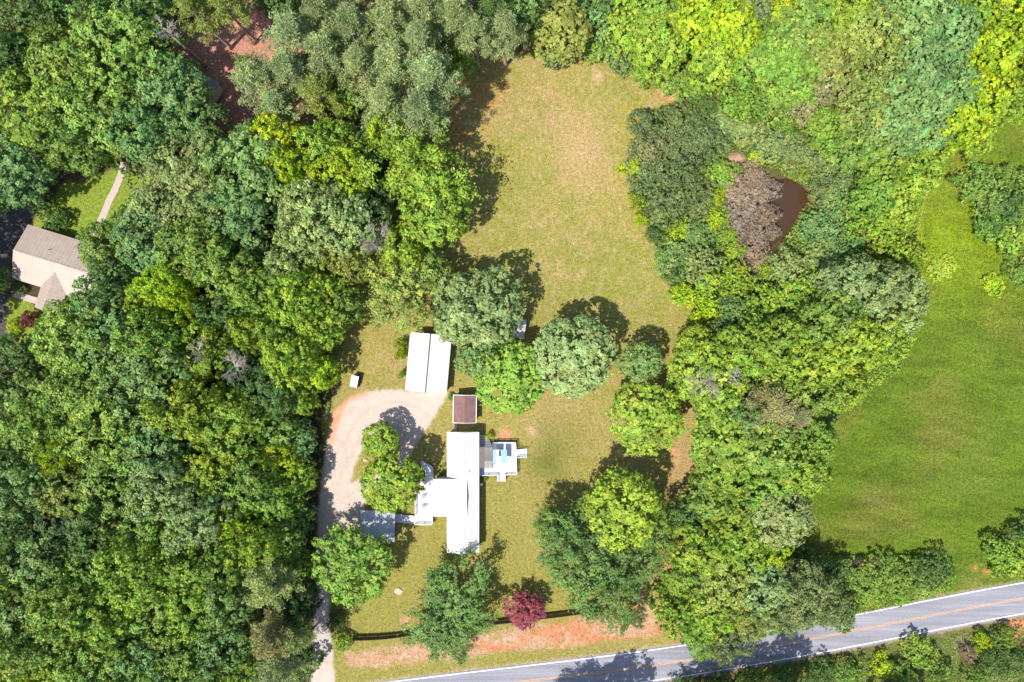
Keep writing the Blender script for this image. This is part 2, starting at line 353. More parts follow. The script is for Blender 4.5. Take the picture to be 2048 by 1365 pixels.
col=mixc(col,(.48,.31,.22),(spot(1473,320,18)+spot(1432,392,17)+spot(1487,240,10)+spot(1522,255,8))*(.6+n2))
col=col*np.array((.66,.62,.56))
col=col*(1-field[...,None]*np.array((.22,.11,.40)))*(1+gravel[...,None]*np.array((.02,.10,.22)))
Z=-(np.clip(blur(pondz,4)*2,0,1))*1.0
# zone ids for separate objects
zid=np.zeros(X.shape,int)
zid[thick>.5]=1; zid[lawn>.5]=2; zid[field>.5]=3; zid[yard>.5]=4; zid[(clay>.5)]=5; zid[verge>.5]=6; zid[gravel>.5]=7; zid[asph>.5]=8
names={0:'forest_floor',1:'thicket_floor',2:'lawn',3:'field',4:'neighbour_lawn',5:'clay_bank',6:'roadside_verge',7:'gravel_driveway',8:'asphalt_driveway'}
ny,nx=X.shape
vid=np.arange(ny*nx).reshape(ny,nx)
fz=zid[:-1,:-1]
quads=np.stack([vid[:-1,:-1],vid[:-1,1:],vid[1:,1:],vid[1:,:-1]],-1)
V=np.stack([X,Y,Z],-1).reshape(-1,3); col=col*(1+(field*np.clip((760-PY)/200,0,1)*.22)[...,None]*np.array((1.0,1.0,.3)))
amp=1-.12*lawn+.2*field; amp=amp*(1-gravel)+.30*gravel; CC=np.concatenate([col.reshape(-1,3),amp.reshape(-1,1)],1).astype(np.float32)
def mesh_from(name,verts,faces,colors=None,tints=None):
    """verts Nx3, faces MxK arrays"""
    me=bpy.data.meshes.new(name); n=len(verts); m,k=faces.shape
    me.vertices.add(n); me.vertices.foreach_set('co',np.asarray(verts,np.float32).ravel())
    me.loops.add(m*k); me.loops.foreach_set('vertex_index',faces.astype(np.int32).ravel())
    me.polygons.add(m); me.polygons.foreach_set('loop_start',np.arange(0,m*k,k,dtype=np.int32)); me.polygons.foreach_set('loop_total',np.full(m,k,np.int32))
    if colors is not None:
        a=me.attributes.new('soil','FLOAT_COLOR','POINT'); a.data.foreach_set('color',colors.ravel())
    if tints is not None:
        a=me.attributes.new('tint','FLOAT','FACE'); a.data.foreach_set('value',np.asarray(tints,np.float32))
    me.update(calc_edges=True); me.validate()
    return me
for z,nm in names.items():
    q=quads[fz==z]
    if not len(q): continue
    used,inv=np.unique(q,return_inverse=True)
    me=mesh_from(nm,V[used],inv.reshape(q.shape),CC[used]); me.materials.append(SOIL)
    o=bpy.data.objects.new(nm,me); C.objects.link(o); tag(o,kind='structure')
# land beyond the detailed area, out to the horizon
x0,x1,y0,y1=xs[0],xs[-1],ys[0],ys[-1]; F=2500
ov=np.array([(-F,-F,0),(x0,-F,0),(x1,-F,0),(F,-F,0),(-F,y0,0),(x0,y0,0),(x1,y0,0),(F,y0,0),(-F,y1,0),(x0,y1,0),(x1,y1,0),(F,y1,0),(-F,F,0),(x0,F,0),(x1,F,0),(F,F,0)],float)
of=[]
for j in range(3):
    for i in range(3):
        if i==1 and j==1: continue
        a=j*4+i; of.append((a,a+1,a+5,a+4))
me=mesh_from('ground',ov,np.array(of),np.tile(np.array([[.07,.085,.024,1]],np.float32),(16,1))); me.materials.append(SOIL)
o=bpy.data.objects.new('ground',me); C.objects.link(o); tag(o,kind='structure')

# ------------------------------------------------------------------ pond
wm,nt,b=newmat('brown_water'); b.inputs['Base Color'].default_value=(.045,.023,.010,1); b.inputs['Roughness'].default_value=.16
nz=nt.nodes.new('ShaderNodeTexNoise'); nz.inputs['Scale'].default_value=1.4; bp=nt.nodes.new('ShaderNodeBump'); bp.inputs['Strength'].default_value=.08
nt.links.new(nz.outputs['Fac'],bp.inputs['Height']); nt.links.new(bp.outputs[0],b.inputs['Normal'])
m=MB(); pts=[P(1550+(x-1550)*.97,430+(y-430)*.97,-.45) for x,y in pond_poly]
m.v=[(x,y,-.45) for x,y in pts[::-1]]; m.f=[tuple(range(len(pts)))]
tag(m.build('pond_water',wm),kind='structure')

# ------------------------------------------------------------------ road
rc=[(600,1427),(700,1405),(778,1395.5),(930,1377),(1080,1359.5),(1230,1341),(1377,1320.5),(1489,1302),(1590,1284),(1694,1264.5),(1784,1247),(1874,1229),(1960,1212.5),(2048,1196.5),(2300,1151)]
rp=[]
for i in range(len(rc)-1):
    p0=rc[max(i-1,0)]; p1=rc[i]; p2=rc[i+1]; p3=rc[min(i+2,len(rc)-1)]
    for k in range(6):
        t=k/6
        f=lambda a,b,c,d:.5*((2*b)+(-a+c)*t+(2*a-5*b+4*c-d)*t*t+(-a+3*b-3*c+d)*t**3)
        rp.append(Vector(P(f(p0[0],p1[0],p2[0],p3[0]),f(p0[1],p1[1],p2[1],p3[1]))))
rn=[]
for i in range(len(rp)):
    d=(rp[min(i+1,len(rp)-1)]-rp[max(i-1,0)]).normalized(); rn.append(Vector((-d.y,d.x)))
def strip(a,b,z,th=0.0):
    m=MB(); n=len(rp)
    for p,q in zip(rp,rn):
        u=p+q*a; v=p+q*b; m.v += [(u.x,u.y,z),(v.x,v.y,z)]
    m.f=[(2*i,2*i+1,2*i+3,2*i+2)[::-1] for i in range(n-1)]
    m.f=[(2*i+1,2*i,2*i+2,2*i+3) for i in range(n-1)]
    return m
am,nt,b=newmat('worn_asphalt'); N=nt.nodes; L=nt.links
tc=N.new('ShaderNodeTexCoord'); mp=N.new('ShaderNodeMapping'); mp.inputs['Rotation'].default_value=(0,0,math.radians(-9)); mp.inputs['Scale'].default_value=(.05,1.1,1)
L.new(tc.outputs['Object'],mp.inputs[0]); na=N.new('ShaderNodeTexNoise'); na.inputs['Scale'].default_value=1.0; na.inputs['Detail'].default_value=5; L.new(mp.outputs[0],na.inputs['Vector'])
nb=N.new('ShaderNodeTexNoise'); nb.inputs['Scale'].default_value=6; nb.inputs['Detail'].default_value=8; L.new(tc.outputs['Object'],nb.inputs['Vector'])
ad=N.new('ShaderNodeMath'); ad.operation='ADD'; L.new(na.outputs['Fac'],ad.inputs[0]); L.new(nb.outputs['Fac'],ad.inputs[1])
cr=N.new('ShaderNodeValToRGB'); cr.color_ramp.elements[0].position=.40; cr.color_ramp.elements[0].color=(.14,.14,.16,1); cr.color_ramp.elements[1].position=.62; cr.color_ramp.elements[1].color=(.245,.235,.265,1)
hf=N.new('ShaderNodeMath'); hf.operation='MULTIPLY'; hf.inputs[1].default_value=.5; L.new(ad.outputs[0],hf.inputs[0]); L.new(hf.outputs[0],cr.inputs[0]); L.new(cr.outputs[0],b.inputs['Base Color']); b.inputs['Roughness'].default_value=.9
tag(strip(-3.6,3.5,.03).build('road',am),kind='structure')
WL=plain('road_white_paint',(.80,.80,.79),.8,var=.1,sc=2); YL=plain('road_yellow_paint',(.52,.27,.07),.8,var=.18,sc=2)
tag(strip(3.13,3.27,.036).build('road_edge_line',WL),kind='structure')
tag(strip(-3.27,-3.13,.036).build('road_edge_line',WL),kind='structure')
tag(strip(.10,.20,.036).build('road_centre_line',YL),kind='structure')
tag(strip(-.20,-.10,.036).build('road_centre_line',YL),kind='structure')

# ------------------------------------------------------------------ foliage meshes
UP=np.array((0,0,1.0))
def nrm(a): return a/np.maximum(np.linalg.norm(a,axis=-1,keepdims=True),1e-9)
def leaf_quads(c,n,L,W,rng,jit=.55,fold=True):
    n=nrm(nrm(n)+rng.normal(size=c.shape)*jit)
    u=nrm(np.cross(n,rng.normal(size=c.shape))); v=np.cross(n,u)
    s=(rng.uniform(.6,1.35,size=(len(c),1)))
    u=u*L*s; v=v*W*s
    q=np.stack([c-u,c+v*.9-u*.1,c+u,c-v*.9-u*.1],1)
    return q.reshape(-1,3)
def pack(name,quads,tint):
    n=len(quads)//4; f=np.arange(4*n).reshape(n,4)
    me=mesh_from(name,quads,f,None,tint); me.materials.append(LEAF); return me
def crown_lobes(rng,nl,rl,zs,zmin=-.35,rough=.2,tall=1.0,rn=.12):
    out=[]; g=math.pi*(3-math.sqrt(5)); ph=rng.uniform(0,6.28,4); am=rng.uniform(.3,1,4)
    for i in range(nl):
        z=zmin+(1-zmin)*(i+.5)/nl; t=i*g+rng.normal()*.25; z=min(.99,max(-.9,z+rng.normal()*.06))
        r=math.sqrt(1-z*z); d=np.array((r*math.cos(t),r*math.sin(t),z))
        lf=1+rough*(am[0]*math.sin(2*t+ph[0])+am[1]*math.sin(3*t+ph[1])+.7*am[2]*math.sin(5*t+ph[2]))/1.6
        R=rng.uniform(*rl); rad=max(.1,(1-R*.75)*lf*(1+rng.normal()*rn))
        p=d*rad; p[2]*=zs*tall
        out.append((p,R,nrm(d[None])[0]))
    for i in range(int(nl*.45)):      # inner fill
        d=nrm(rng.normal(size=3)[None])[0]; d[2]=abs(d[2])*.6
        out.append((d*np.array((1,1,zs))*rng.uniform(.15,.6),rng.uniform(*rl),d))
    return out
def crown_mesh(name,seed,nl,rl,nleaf,L,W,zs=.8,zmin=-.35,rough=.2,jit=.5,squash=.85,droop=0.0,fr=.06,tuft=0.0,cl=13,cw=.15,rn=.12):
    rng=np.random.default_rng(seed); lb=crown_lobes(rng,nl,rl,zs,zmin,rough,rn=rn)
    P0=np.array([l[0] for l in lb]); R0=np.array([l[1] for l in lb])
    A=R0**2; cnt=np.maximum(20,(nleaf*A/A.sum()).astype(int))
    cs=[];ns=[];ts=[]
    for (p,R,d),c in zip(lb,cnt):
        kc=max(5,c//cl); ce=nrm(rng.normal(size=(kc,3))+d*.75+UP*.6); cr=rng.uniform(.68,1.08,size=(kc,1)); far=rng.random((kc,1))<fr; cr=np.where(far,cr*rng.uniform(1.1,1.4,size=(kc,1)),cr)
        ci=rng.integers(0,kc,size=c); e=ce[ci]; rr=cr[ci]; ct=rng.normal(size=kc)*.13
        off=(e*rr+rng.normal(size=(c,3))*cw*np.array((1,1,.6)))*R; off[:,2]*=squash
        if tuft:   # lobe stretched outwards like a spray
            off+= d*(np.abs(rng.normal(size=(c,1)))*R*tuft)
        off[:,2]-=droop*np.linalg.norm(off[:,:2],axis=1)
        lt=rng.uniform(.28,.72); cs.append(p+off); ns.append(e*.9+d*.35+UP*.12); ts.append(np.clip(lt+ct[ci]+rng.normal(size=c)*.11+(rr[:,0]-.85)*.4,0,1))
    cs=np.concatenate(cs); ns=np.concatenate(ns); ts=np.concatenate(ts)
    keep=np.ones(len(cs),bool)
    for p,R in zip(P0,R0):
        dd=cs-p; keep&=~((dd**2).sum(1)<(R*.52)**2)
    cs,ns,ts=cs[keep],ns[keep],ts[keep]
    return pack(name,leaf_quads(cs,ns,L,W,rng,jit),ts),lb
def pine_mesh(name,seed,nleaf,L,W):
    rng=np.random.default_rng(seed); lb=[]
    z=-1.1
    while z<1.25:
        k=rng.integers(4,7); a0=rng.uniform(0,6.28); ln=(1.0 if z<0 else 1-z*.62)*rng.uniform(.75,1.08)
        if z<-.7: ln*=.8
        for i in range(k):
            a=a0+6.283*i/k+rng.normal()*.25; l=ln*rng.uniform(.7,1.1)
            for f in (.5,.78,1.0):
                if rng.random()<.18: continue
                R=rng.uniform(.14,.24)*(1.1 if f<1 else .9)
                p=np.array((math.cos(a)*l*f+rng.normal()*.06,math.sin(a)*l*f+rng.normal()*.06,z+.18*l*f+rng.normal()*.05))
                lb.append((p,R,nrm(np.array((math.cos(a),math.sin(a),.7))[None])[0]))
        z+=rng.uniform(.2,.3)
    lb.append((np.array((0,0,1.3)),.2,UP))
    R0=np.array([l[1] for l in lb]); A=R0**2; cnt=np.maximum(8,(nleaf*A/A.sum()).astype(int))
    cs=[];ns=[];ts=[]
    for (p,R,d),c in zip(lb,cnt):
        e=nrm(rng.normal(size=(c,3))+UP*.5); rr=rng.uniform(.3,1.05,size=(c,1)); off=e*rr*R; off[:,2]*=.6
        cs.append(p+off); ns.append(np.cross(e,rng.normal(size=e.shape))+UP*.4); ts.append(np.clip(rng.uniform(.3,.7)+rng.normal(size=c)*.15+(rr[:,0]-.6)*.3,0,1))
    cs=np.concatenate(cs);ns=np.concatenate(ns);ts=np.concatenate(ts)
    return pack(name,leaf_quads(cs,ns,L,W,rng,.6),ts),lb

VAR={}
def mk(kind,k,fn): VAR[kind]=[fn(i) for i in range(k)]
mk('oak',7,lambda i:crown_mesh('crown',100+i,80,(.14,.27),18000,.036,.024,.9,-.3,.18,.34,cl=13,cw=.13,rn=.07))
mk('forest',7,lambda i:crown_mesh('crown',200+i,92,(.13,.24),20000,.033,.022,.95,-.3,.22,.34,tuft=.12,cl=13,cw=.13,rn=.05))
mk('maple',4,lambda i:crown_mesh('crown',300+i,150,(.12,.21),18000,.044,.024,.85,-.3,.16,.36,tuft=.4,droop=.15,fr=.12))
mk('round',4,lambda i:crown_mesh('crown',400+i,150,(.12,.20),18000,.040,.026,.85,-.4,.08,.36,rn=.05,fr=.1,cl=9))
mk('spray',4,lambda i:crown_mesh('crown',500+i,100,(.12,.22),17000,.040,.020,.8,-.35,.50,.45,tuft=.7,droop=.2,fr=.15))
mk('coarse',2,lambda i:crown_mesh('crown',600+i,120,(.13,.22),10000,.055,.036,.8,-.35,.08,.4,fr=.1,cl=7,rn=.05))
mk('bush',6,lambda i:crown_mesh('crown',700+i,55,(.13,.30),6500,.058,.036,.55,-.05,.42,.55,fr=.25,cl=8,cw=.11))
mk('scrub',4,lambda i:crown_mesh('crown',800+i,75,(.12,.26),8000,.055,.020,.5,-.05,.36,.7,fr=.3,cl=8,cw=.14))
mk('pine',6,lambda i:pine_mesh('crown',900+i,9500,.055,.016))

PAL=dict(G=(.185,.285,.052),D=(.11,.19,.048),S=(.235,.31,.105),Y=(.24,.34,.036),L=(.30,.41,.020),P=(.25,.31,.125),
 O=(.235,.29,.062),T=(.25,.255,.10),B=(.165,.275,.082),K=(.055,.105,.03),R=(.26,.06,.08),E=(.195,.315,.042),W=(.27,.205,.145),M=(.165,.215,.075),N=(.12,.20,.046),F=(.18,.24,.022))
KN={'oak':('oak_tree','tree'),'forest':('broadleaf_tree','tree'),'maple':('maple_tree','tree'),'round':('round_tree','tree'),'spray':('drooping_tree','tree'),'coarse':('magnolia_tree','tree'),
    'bush':('bush','shrub'),'scrub':('scrub_bush','shrub'),'pine':('pine_tree','pine tree')}
trng=random.Random(7); tcount=0
def tree(px,py,r,kind,H,colk,label,group=None,name=None,cat=None,sq=1.0,rot=None):
    """px,py,r: where the middle of the crown is seen and its radius in photo pixels; H: height in metres"""
    global tcount; tcount+=1
    if kind=='round': r*=1.08
    if kind in('scrub','bush') and group==GT: H*=trng.uniform(.7,1.45); r*=.93
    if kind in('forest','oak'): H*=trng.uniform(.86,1.12); r*=(.96 if group in (GL,GR) else 1.04)
    zs={'pine':1.0,'bush':.55,'scrub':.5}.get(kind,.8)
    if kind=='pine': zc=H*.74
    elif kind in('bush','scrub'): zc=H*.45
    elif kind in('forest','oak'): zc=H*.60
    else: zc=H*.70
    x,y=P(px,py,zc); R=r*(CAM_H-zc)/FPX
    if kind=='pine': rz=(H-zc)/1.35
    elif kind in('bush','scrub'): rz=(H-zc)/.62
    else: rz=(H-zc)/.86
    nm,ct=KN[kind]; nm=name or nm; ct=cat or ct
    root=empty(nm,(x,y,0),label,ct,group)
    me,lb=VAR[kind][trng.randrange(len(VAR[kind]))]
    c=bpy.data.objects.new('crown',me); C.objects.link(c); c.parent=root
    c.location=(0,0,zc); a=rot if rot is not None else trng.uniform(0,6.283)
    c.rotation_euler=(0,0,a); c.scale=(R,R*sq,rz)
    b=PAL[colk]; j=trng.uniform(.9,1.12); h=trng.uniform(-.07,.07)
    c.color=(b[0]*j*(1+h),b[1]*j,b[2]*j*(1-h),1)
    # trunk and limbs reaching for the crown's own lobes
    m=MB(); rt=max(.05,H*.017); ca,sa=math.cos(a),math.sin(a)
    top=zc+(rz*1.15 if kind=='pine' else rz*.3); bend=trng.uniform(-.03,.03)*H
    def bole(t): return Vector((bend*math.sin(t*2.2),bend*.6*math.sin(t*3),top*t))
    m.tube([bole(t)-(Vector((0,0,.3)) if t==0 else Vector()) for t in (0,.06,.3,.6,.85,1)],[rt*1.5,rt*1.1,rt*.9,rt*.68,rt*.42,rt*.12 if kind=='pine' else rt*.3],7)
    ls=[l for l in lb if l[2][2]<.95]; trng.shuffle(ls)
    for p,Rl,d in ls[:(26 if kind=='pine' else 10)]:
        q=Vector(((p[0]*ca-p[1]*sa*sq)*R,(p[0]*sa+p[1]*ca*sq)*R,zc+p[2]*rz))
        zt=max(.12,min(.95,(q.z-(.05 if kind=='pine' else .35)*rz)/top)); s=bole(zt)
        if kind!='pine': s=bole(max(.25,zt*.7))
        mid=s.lerp(q,.55)+Vector((0,0,.06*R))
        m.tube([s,mid,q],[rt*.32,rt*.2,rt*.06],5,False)
    m.build('trunk',PBARK if kind=='pine' else BARK,root,True)
    return root

def bare_tree(px,py,r,H,label,n=60,mat=None,name='bare_tree',cat='bare tree',seed=1):
    zc=H*.8; x,y=P(px,py,zc); R=r*(CAM_H-zc)/FPX; rg=random.Random(seed)
    root=empty(name,(x,y,0),label,cat); t=MB(); tr=H*.014
    H=H; t.tube([(0,0,-.2),(.1,0,H*.4),(0,.1,H*.75)],[tr*1.4,tr,tr*.7],7); t.build('trunk',mat or DEADW,root,True)
    m=MB()
    def br(p,d,l,rd,dep):
        q=p+d*l; mid=p.lerp(q,.5)+Vector((rg.uniform(-1,1),rg.uniform(-1,1),rg.uniform(-1,1)))*l*.1
        m.tube([p,mid,q],[rd,rd*.8,rd*.5],3,False)
        if dep:
            for _ in range(4):
                nd=(d+Vector((rg.uniform(-1,1),rg.uniform(-1,1),rg.uniform(-.4,.9)))*.75).normalized()
                br(p.lerp(q,rg.uniform(.5,1)),nd,l*rg.uniform(.5,.75),rd*.55,dep-1)
    for k in range(14):
        a=rg.uniform(0,6.28); d=Vector((math.cos(a),math.sin(a),rg.uniform(.1,.8))).normalized()
        br(Vector((0,0,H*rg.uniform(.66,.86))),d,R*rg.uniform(.35,.6),tr*.33,3)
    m.build('branches',mat or DEADW,root)
    return root

def scatter(name,label,cat,polys,n,zr,L,W,colk,seed,avoid=(),mat_col=None,jit=.6):
    """ground cover nobody could count: one object of small leaf clumps"""
    rng=np.random.default_rng(seed); pl=[GP(p) for p in polys]; av=[GP(p) for p in avoid]
    a=np.array([q for p in pl for q in p]); lo=a.min(0); hi=a.max(0); pts=np.zeros((0,2))
    lo=np.maximum(lo,(-124,-85)); hi=np.minimum(hi,(124,85))
    while len(pts)<n:
        c=rng.uniform(lo,hi,size=(n,2)); k=np.zeros(n,bool)
        for p in pl: k|=inpoly(c[:,0],c[:,1],p)
        for p in av: k&=~inpoly(c[:,0],c[:,1],p)
        pts=np.concatenate([pts,c[k]])
    pts=pts[:n]; h=fbm(pts[:,0],pts[:,1],4.0,seed+3)
    z=zr[0]+(zr[1]-zr[0])*np.clip((h-.3)*2.2,0,1)*rng.uniform(.5,1,n)
    c=np.column_stack([pts,z]); nn=np.tile(UP,(n,1))
    t=np.clip(fbm(pts[:,0],pts[:,1],6,seed+5)*1.3-.15+rng.normal(size=n)*.16,0,1)
    me=pack(name,leaf_quads(c,nn,L,W,rng,jit),t); o=bpy.data.objects.new(name,me); C.objects.link(o); o.color=tuple(PAL[colk])+(1,)
    return tag(o,label,cat,kind='stuff')
# ------------------------------------------------------------------ buildings
def gable(root,L,Wd,ze,zr,roofm,wallm,over=.35,rname='roof',wname='wall',off=(0,0),rot90=False,th=.1,zb=0.0,y0=None):
    """ridge along local Y (or X when rot90); L along ridge, Wd across, both measured over the roof"""
    ox,oy=off
    def T(x,y,z): return (ox+(y if rot90 else x), oy+(-x if rot90 else y), z)
    h=L/2; w=Wd/2; m=MB()
    sl=(zr-ze)/w
    for s in (-1,1):
        v=[T(0,-h,zr),T(0,h,zr),T(s*w,h,ze),T(s*w,-h,ze)]
        vb=[(a,b,c-th) for a,b,c in v]
        m.add(v+vb,[(0,1,2,3) if s<0 else (3,2,1,0),(7,6,5,4) if s<0 else (4,5,6,7),(0,3,7,4),(1,5,6,2),(2,6,7,3)])
    rf=m.build(rname,roofm,root)
    m=MB(); a=h-over; b=w-over; zt=ze-th-.01+sl*over*.9; zp=zr-th-.03
    vs=[T(-b,-a,zb),T(b,-a,zb),T(b,a,zb),T(-b,a,zb),T(-b,-a,zt),T(b,-a,zt),T(b,a,zt),T(-b,a,zt),T(0,-a,zp),T(0,a,zp)]
    m.add(vs,[(0,1,5,8,4),(2,3,7,9,6),(1,2,6,5),(3,0,4,7)]); wl=m.build(wname,wallm,root)
    return rf,wl
def window(root,c,w,h,nx,ny,name='window'):
    """a window on a wall whose outward direction is (nx,ny)"""
    m=MB(); t=(-ny,nx); a=math.atan2(ny,nx)
    m.box(c,(.06,w+.14,h+.14),a); f=m.build(name,WHITEP,root)
    m=MB(); m.box((c[0]+nx*.035,c[1]+ny*.035,c[2]),(.03,w,h),a); m.build('pane',GLASS,f); return f
def door(root,c,nx,ny,mat=None,w=.9,h=2.0):
    a=math.atan2(ny,nx); m=MB(); m.box(c,(.07,w,h),a); d=m.build('door',mat or GREYP,root)
    m=MB(); m.box((c[0]+nx*.07-ny*w*.36,c[1]+ny*.07+nx*w*.36,c[2]),(.08,.05,.12),a); m.build('handle',BLACKM,d); return d

# main house
A=P(895,864.5,3.2); B=P(957,1106,3.2); Wm=B[0]-A[0]; Lm=A[1]-B[1]; cx=(A[0]+B[0])/2; cy=(A[1]+B[1])/2
hs=empty('house',(cx,cy,0),'long white metal-roofed house with a short west wing beside the gravel drive','house')
gable(hs,Lm,Wm,3.2,4.15,WHITE_ROOF_Y,SIDING)
wa=P(866,958,3.75); wb=P(905,1033,3.75)
wl=wb[0]-wa[0]+3; ww=wa[1]-wb[1]
gable(hs,wl,ww,3.95,4.65,WHITE_ROOF,SIDING,over=.3,off=(wa[0]+wl/2-cx,(wa[1]+wb[1])/2-cy),rot90=True,rname='wing_roof',wname='wing_wall')
m=MB(); m.box((0,0,4.17),(.36,Lm,.05)); m.build('ridge_cap',WHITEP,hs)
m=MB()
for s in (-1,1): m.box((s*(Wm/2+.05),0,3.12),(.12,Lm,.13))
m.build('gutter',WHITEP,hs)
hw=Wm/2-.35; hl=Lm/2-.35
for yy in (-9,-5.5,-2,7,10): window(hs,(hw+.01,yy,2.0),1.0,1.2,1,0)
for yy in (-9.5,-6.5,6,9.5): window(hs,(-hw-.01,yy,2.0),1.0,1.2,-1,0)
for xx in (-1.4,1.4):
    window(hs,(xx,hl+.01,2.0),.9,1.1,0,1); window(hs,(xx,-hl-.01,2.0),.9,1.1,0,-1)
door(hs,(hw+.02,3.2,1.8),1,0); wx0=wa[0]-cx+.3
door(hs,(wx0-.03,(wa[1]+wb[1])/2-cy,1.8),-1,0)
window(hs,(wx0-.01,(wa[1]+wb[1])/2-cy+2.0,2.0),1.1,1.2,-1,0); window(hs,(wx0-.01,(wa[1]+wb[1])/2-cy-2.0,2.0),1.1,1.2,-1,0)
m=MB(); m.tube([(1.3,4.4,3.3),(1.3,4.4,4.35)],[.07,.07],8); m.build('vent_pipe',GREYP,hs)

# garage
def pm(a,b): return ((a[0]+b[0])/2,(a[1]+b[1])/2)
ga=P(820,664.6,3.0); gb=P(903,672,3.0); gc=P(811,781,3.0); gd=P(893,787.5,3.0)
gx=(ga[0]+gb[0]+gc[0]+gd[0])/4; gy=(ga[1]+gb[1]+gc[1]+gd[1])/4
grz=math.atan2(gb[1]-ga[1],gb[0]-ga[0]); gW=math.hypot(gb[0]-ga[0],gb[1]-ga[1]); gL=math.hypot(gc[0]-ga[0],gc[1]-ga[1])
gr=empty('garage',(gx,gy,0),'wide garage with cream metal roof and dark ridge line at the head of the drive','garage',rz=grz)
gable(gr,gL,gW,3.0,3.75,GARAGE_ROOF,SIDING,over=.3)
m=MB(); m.bar((0,-gL/2-.05,3.775),(0,gL/2+.02,3.79),.24,.07); m.build('ridge_cap',RIDGED,gr)
for xx in (-2.1,2.1):
    m=MB(); m.box((xx,-gL/2+.28,1.25),(2.7,.08,2.4)); m.build('garage_door',WHITEP,gr)
window(gr,(gW/2-.29,2,1.8),.9,.9,1,0); window(gr,(-gW/2+.29,-2,1.8),.9,.9,-1,0)

# brown shed
sa=P(907,791,2.6); sb=P(952,845.5,2.6); sW=sb[0]-sa[0]; sL=sa[1]-sb[1]; sx0=(sa[0]+sb[0])/2; sy0=(sa[1]+sb[1])/2
sh=empty('shed',(sx0,sy0,0),'small shed with a brown shingle roof and pale trim between garage and house','shed',rz=math.radians(-.8))
gable(sh,sL,sW,2.6,3.35,SHINGLE,SIDING,over=.22)
m=MB()
for s in (-1,1):
    m.box((s*(sW/2+.06),0,2.58),(.13,sL+.2,.13))
    for t in (-1,1): m.bar((0,t*(sL/2+.05),3.38),(s*(sW/2+.06),t*(sL/2+.05),2.62),.1,.12)
m.build('trim',WHITEP,sh)
door(sh,(-sW/2+.19,-.6,1.05),-1,0,WHITEP); window(sh,(-sW/2+.2,1.2,1.5),.7,.7,-1,0)

# small outbuilding half under the blue-green tree
oa=P3(1037,657,2.3)
ob=empty('pump_house',(oa.x,oa.y,0),'tiny pale-roofed outbuilding half hidden under the blue-green lawn tree','outbuilding',rz=math.radians(-7))
gable(ob,3.9,2.9,2.2,2.55,GARAGE_ROOF,TAN_WALL,over=.15); door(ob,(0,-1.82,1.0),0,-1,WHITEP)

# carport
ca=P(720.5,1022,2.7); cb=P(789.5,1084,2.7); cW=cb[0]-ca[0]; cL=ca[1]-cb[1]; ccx=(ca[0]+cb[0])/2; ccy=(ca[1]+cb[1])/2
cp=empty('carport',(ccx,ccy,0),'open carport with corrugated silver roof at the west end of the ramp','carport',rz=math.radians(-1))
m=MB(); n=int(cL/.15); prof=[]
for i in range(n+1):
    y=-cL/2+cL*i/n; z=2.72+(.05 if i%2 else -.0)
    m.v += [(-cW/2,y,z-.0),(cW/2,y,z-.16),(-cW/2,y,z-.04),(cW/2,y,z-.20)]
for i in range(n):
    a=i*4; m.f += [(a,a+1,a+5,a+4),(a+2,a+6,a+7,a+3)]
m.build('roof',CORR,cp)
for px_,py_ in ((-1,-1),(1,-1),(1,1),(-1,1),(0,1),(0,-1)):
    m=MB(); m.box((px_*(cW/2-.25),py_*(cL/2-.25),1.28),(.12,.12,2.56)); m.build('post',WHITEP,cp)
for py_ in (-1,1):
    m=MB(); m.box((0,py_*(cL/2-.25),2.52),(cW-.3,.08,.15)); m.build('beam',WHITEP,cp)

# decks --------------------------------------------------------------------------------
def railing(root,pts,z0,h=.95,name='railing',pitch=.16,mat=None):
    m=MB()
    for a,b in zip(pts[:-1],pts[1:]):
        a=Vector((a[0],a[1],0)); b=Vector((b[0],b[1],0)); L=(b-a).length; d=(b-a)/L
        m.bar(a+Vector((0,0,z0+h)),b+Vector((0,0,z0+h)),.1,.05); m.bar(a+Vector((0,0,z0+.12)),b+Vector((0,0,z0+.12)),.05,.06)
        k=max(1,round(L/1.6))
        for i in range(k+1):
            q=a+d*L*i/k; m.box((q.x,q.y,z0+h/2+.04),(.1,.1,h+.08),math.atan2(d.y,d.x))
        k=max(1,int(L/pitch))
        for i in range(1,k):
            q=a+d*L*i/k; m.box((q.x,q.y,z0+h/2+.05),(.035,.035,h-.15))
    return m.build(name,mat or WHITEP,root)
dz=.7
def rel(px,py,z,o): a=P(px,py,z); return (a[0]-o[0],a[1]-o[1])
# front (west) deck
o=P(848,1000,0); fd=empty('front_deck',(o[0],o[1],0),'white board deck with angled walk and long ramp on the west side of the house','deck')
m=MB(); m.prism([rel(*q,dz,o) for q in ((831,981),(866,981),(866,1032),(831,1032))],dz-.14,dz); m.build('floor',DECKM,fd)
m=MB(); m.prism([rel(*q,dz,o) for q in ((849,957.5),(866,957.5),(866,980.8),(849,980.8))],dz-.14,dz+.002)
m.prism([rel(*q,dz,o) for q in ((843,921),(866.5,935),(866.5,957.2),(852,957.2),(852,941),(843,934))],dz-.16,dz-.004); m.build('walkway',DECKM,fd)
m=MB(); r=[rel(*q,dz,o) for q in ((830.8,1032.3),(866,1032.3),(866,1048.5),(830.8,1048.5))]; m.prism(r,dz-.14,dz-.006)
e=[rel(*q,.3,o) for q in ((789,1029),(789,1045.5))]
v=[(r[0][0],r[0][1]-.02,dz-.02),(r[3][0],r[3][1],dz-.02),(e[1][0],e[1][1],.14),(e[0][0],e[0][1],.14)]
m.add(v+[(a,b,c-.12) for a,b,c in v],[(3,2,1,0),(4,5,6,7),(0,1,5,4),(1,2,6,5),(2,3,7,6),(3,0,4,7)]); m.build('ramp',DECKM,fd)
railing(fd,[rel(831.5,1029,dz,o),rel(831.5,981.5,dz,o),rel(849,981.5,dz,o)],dz)
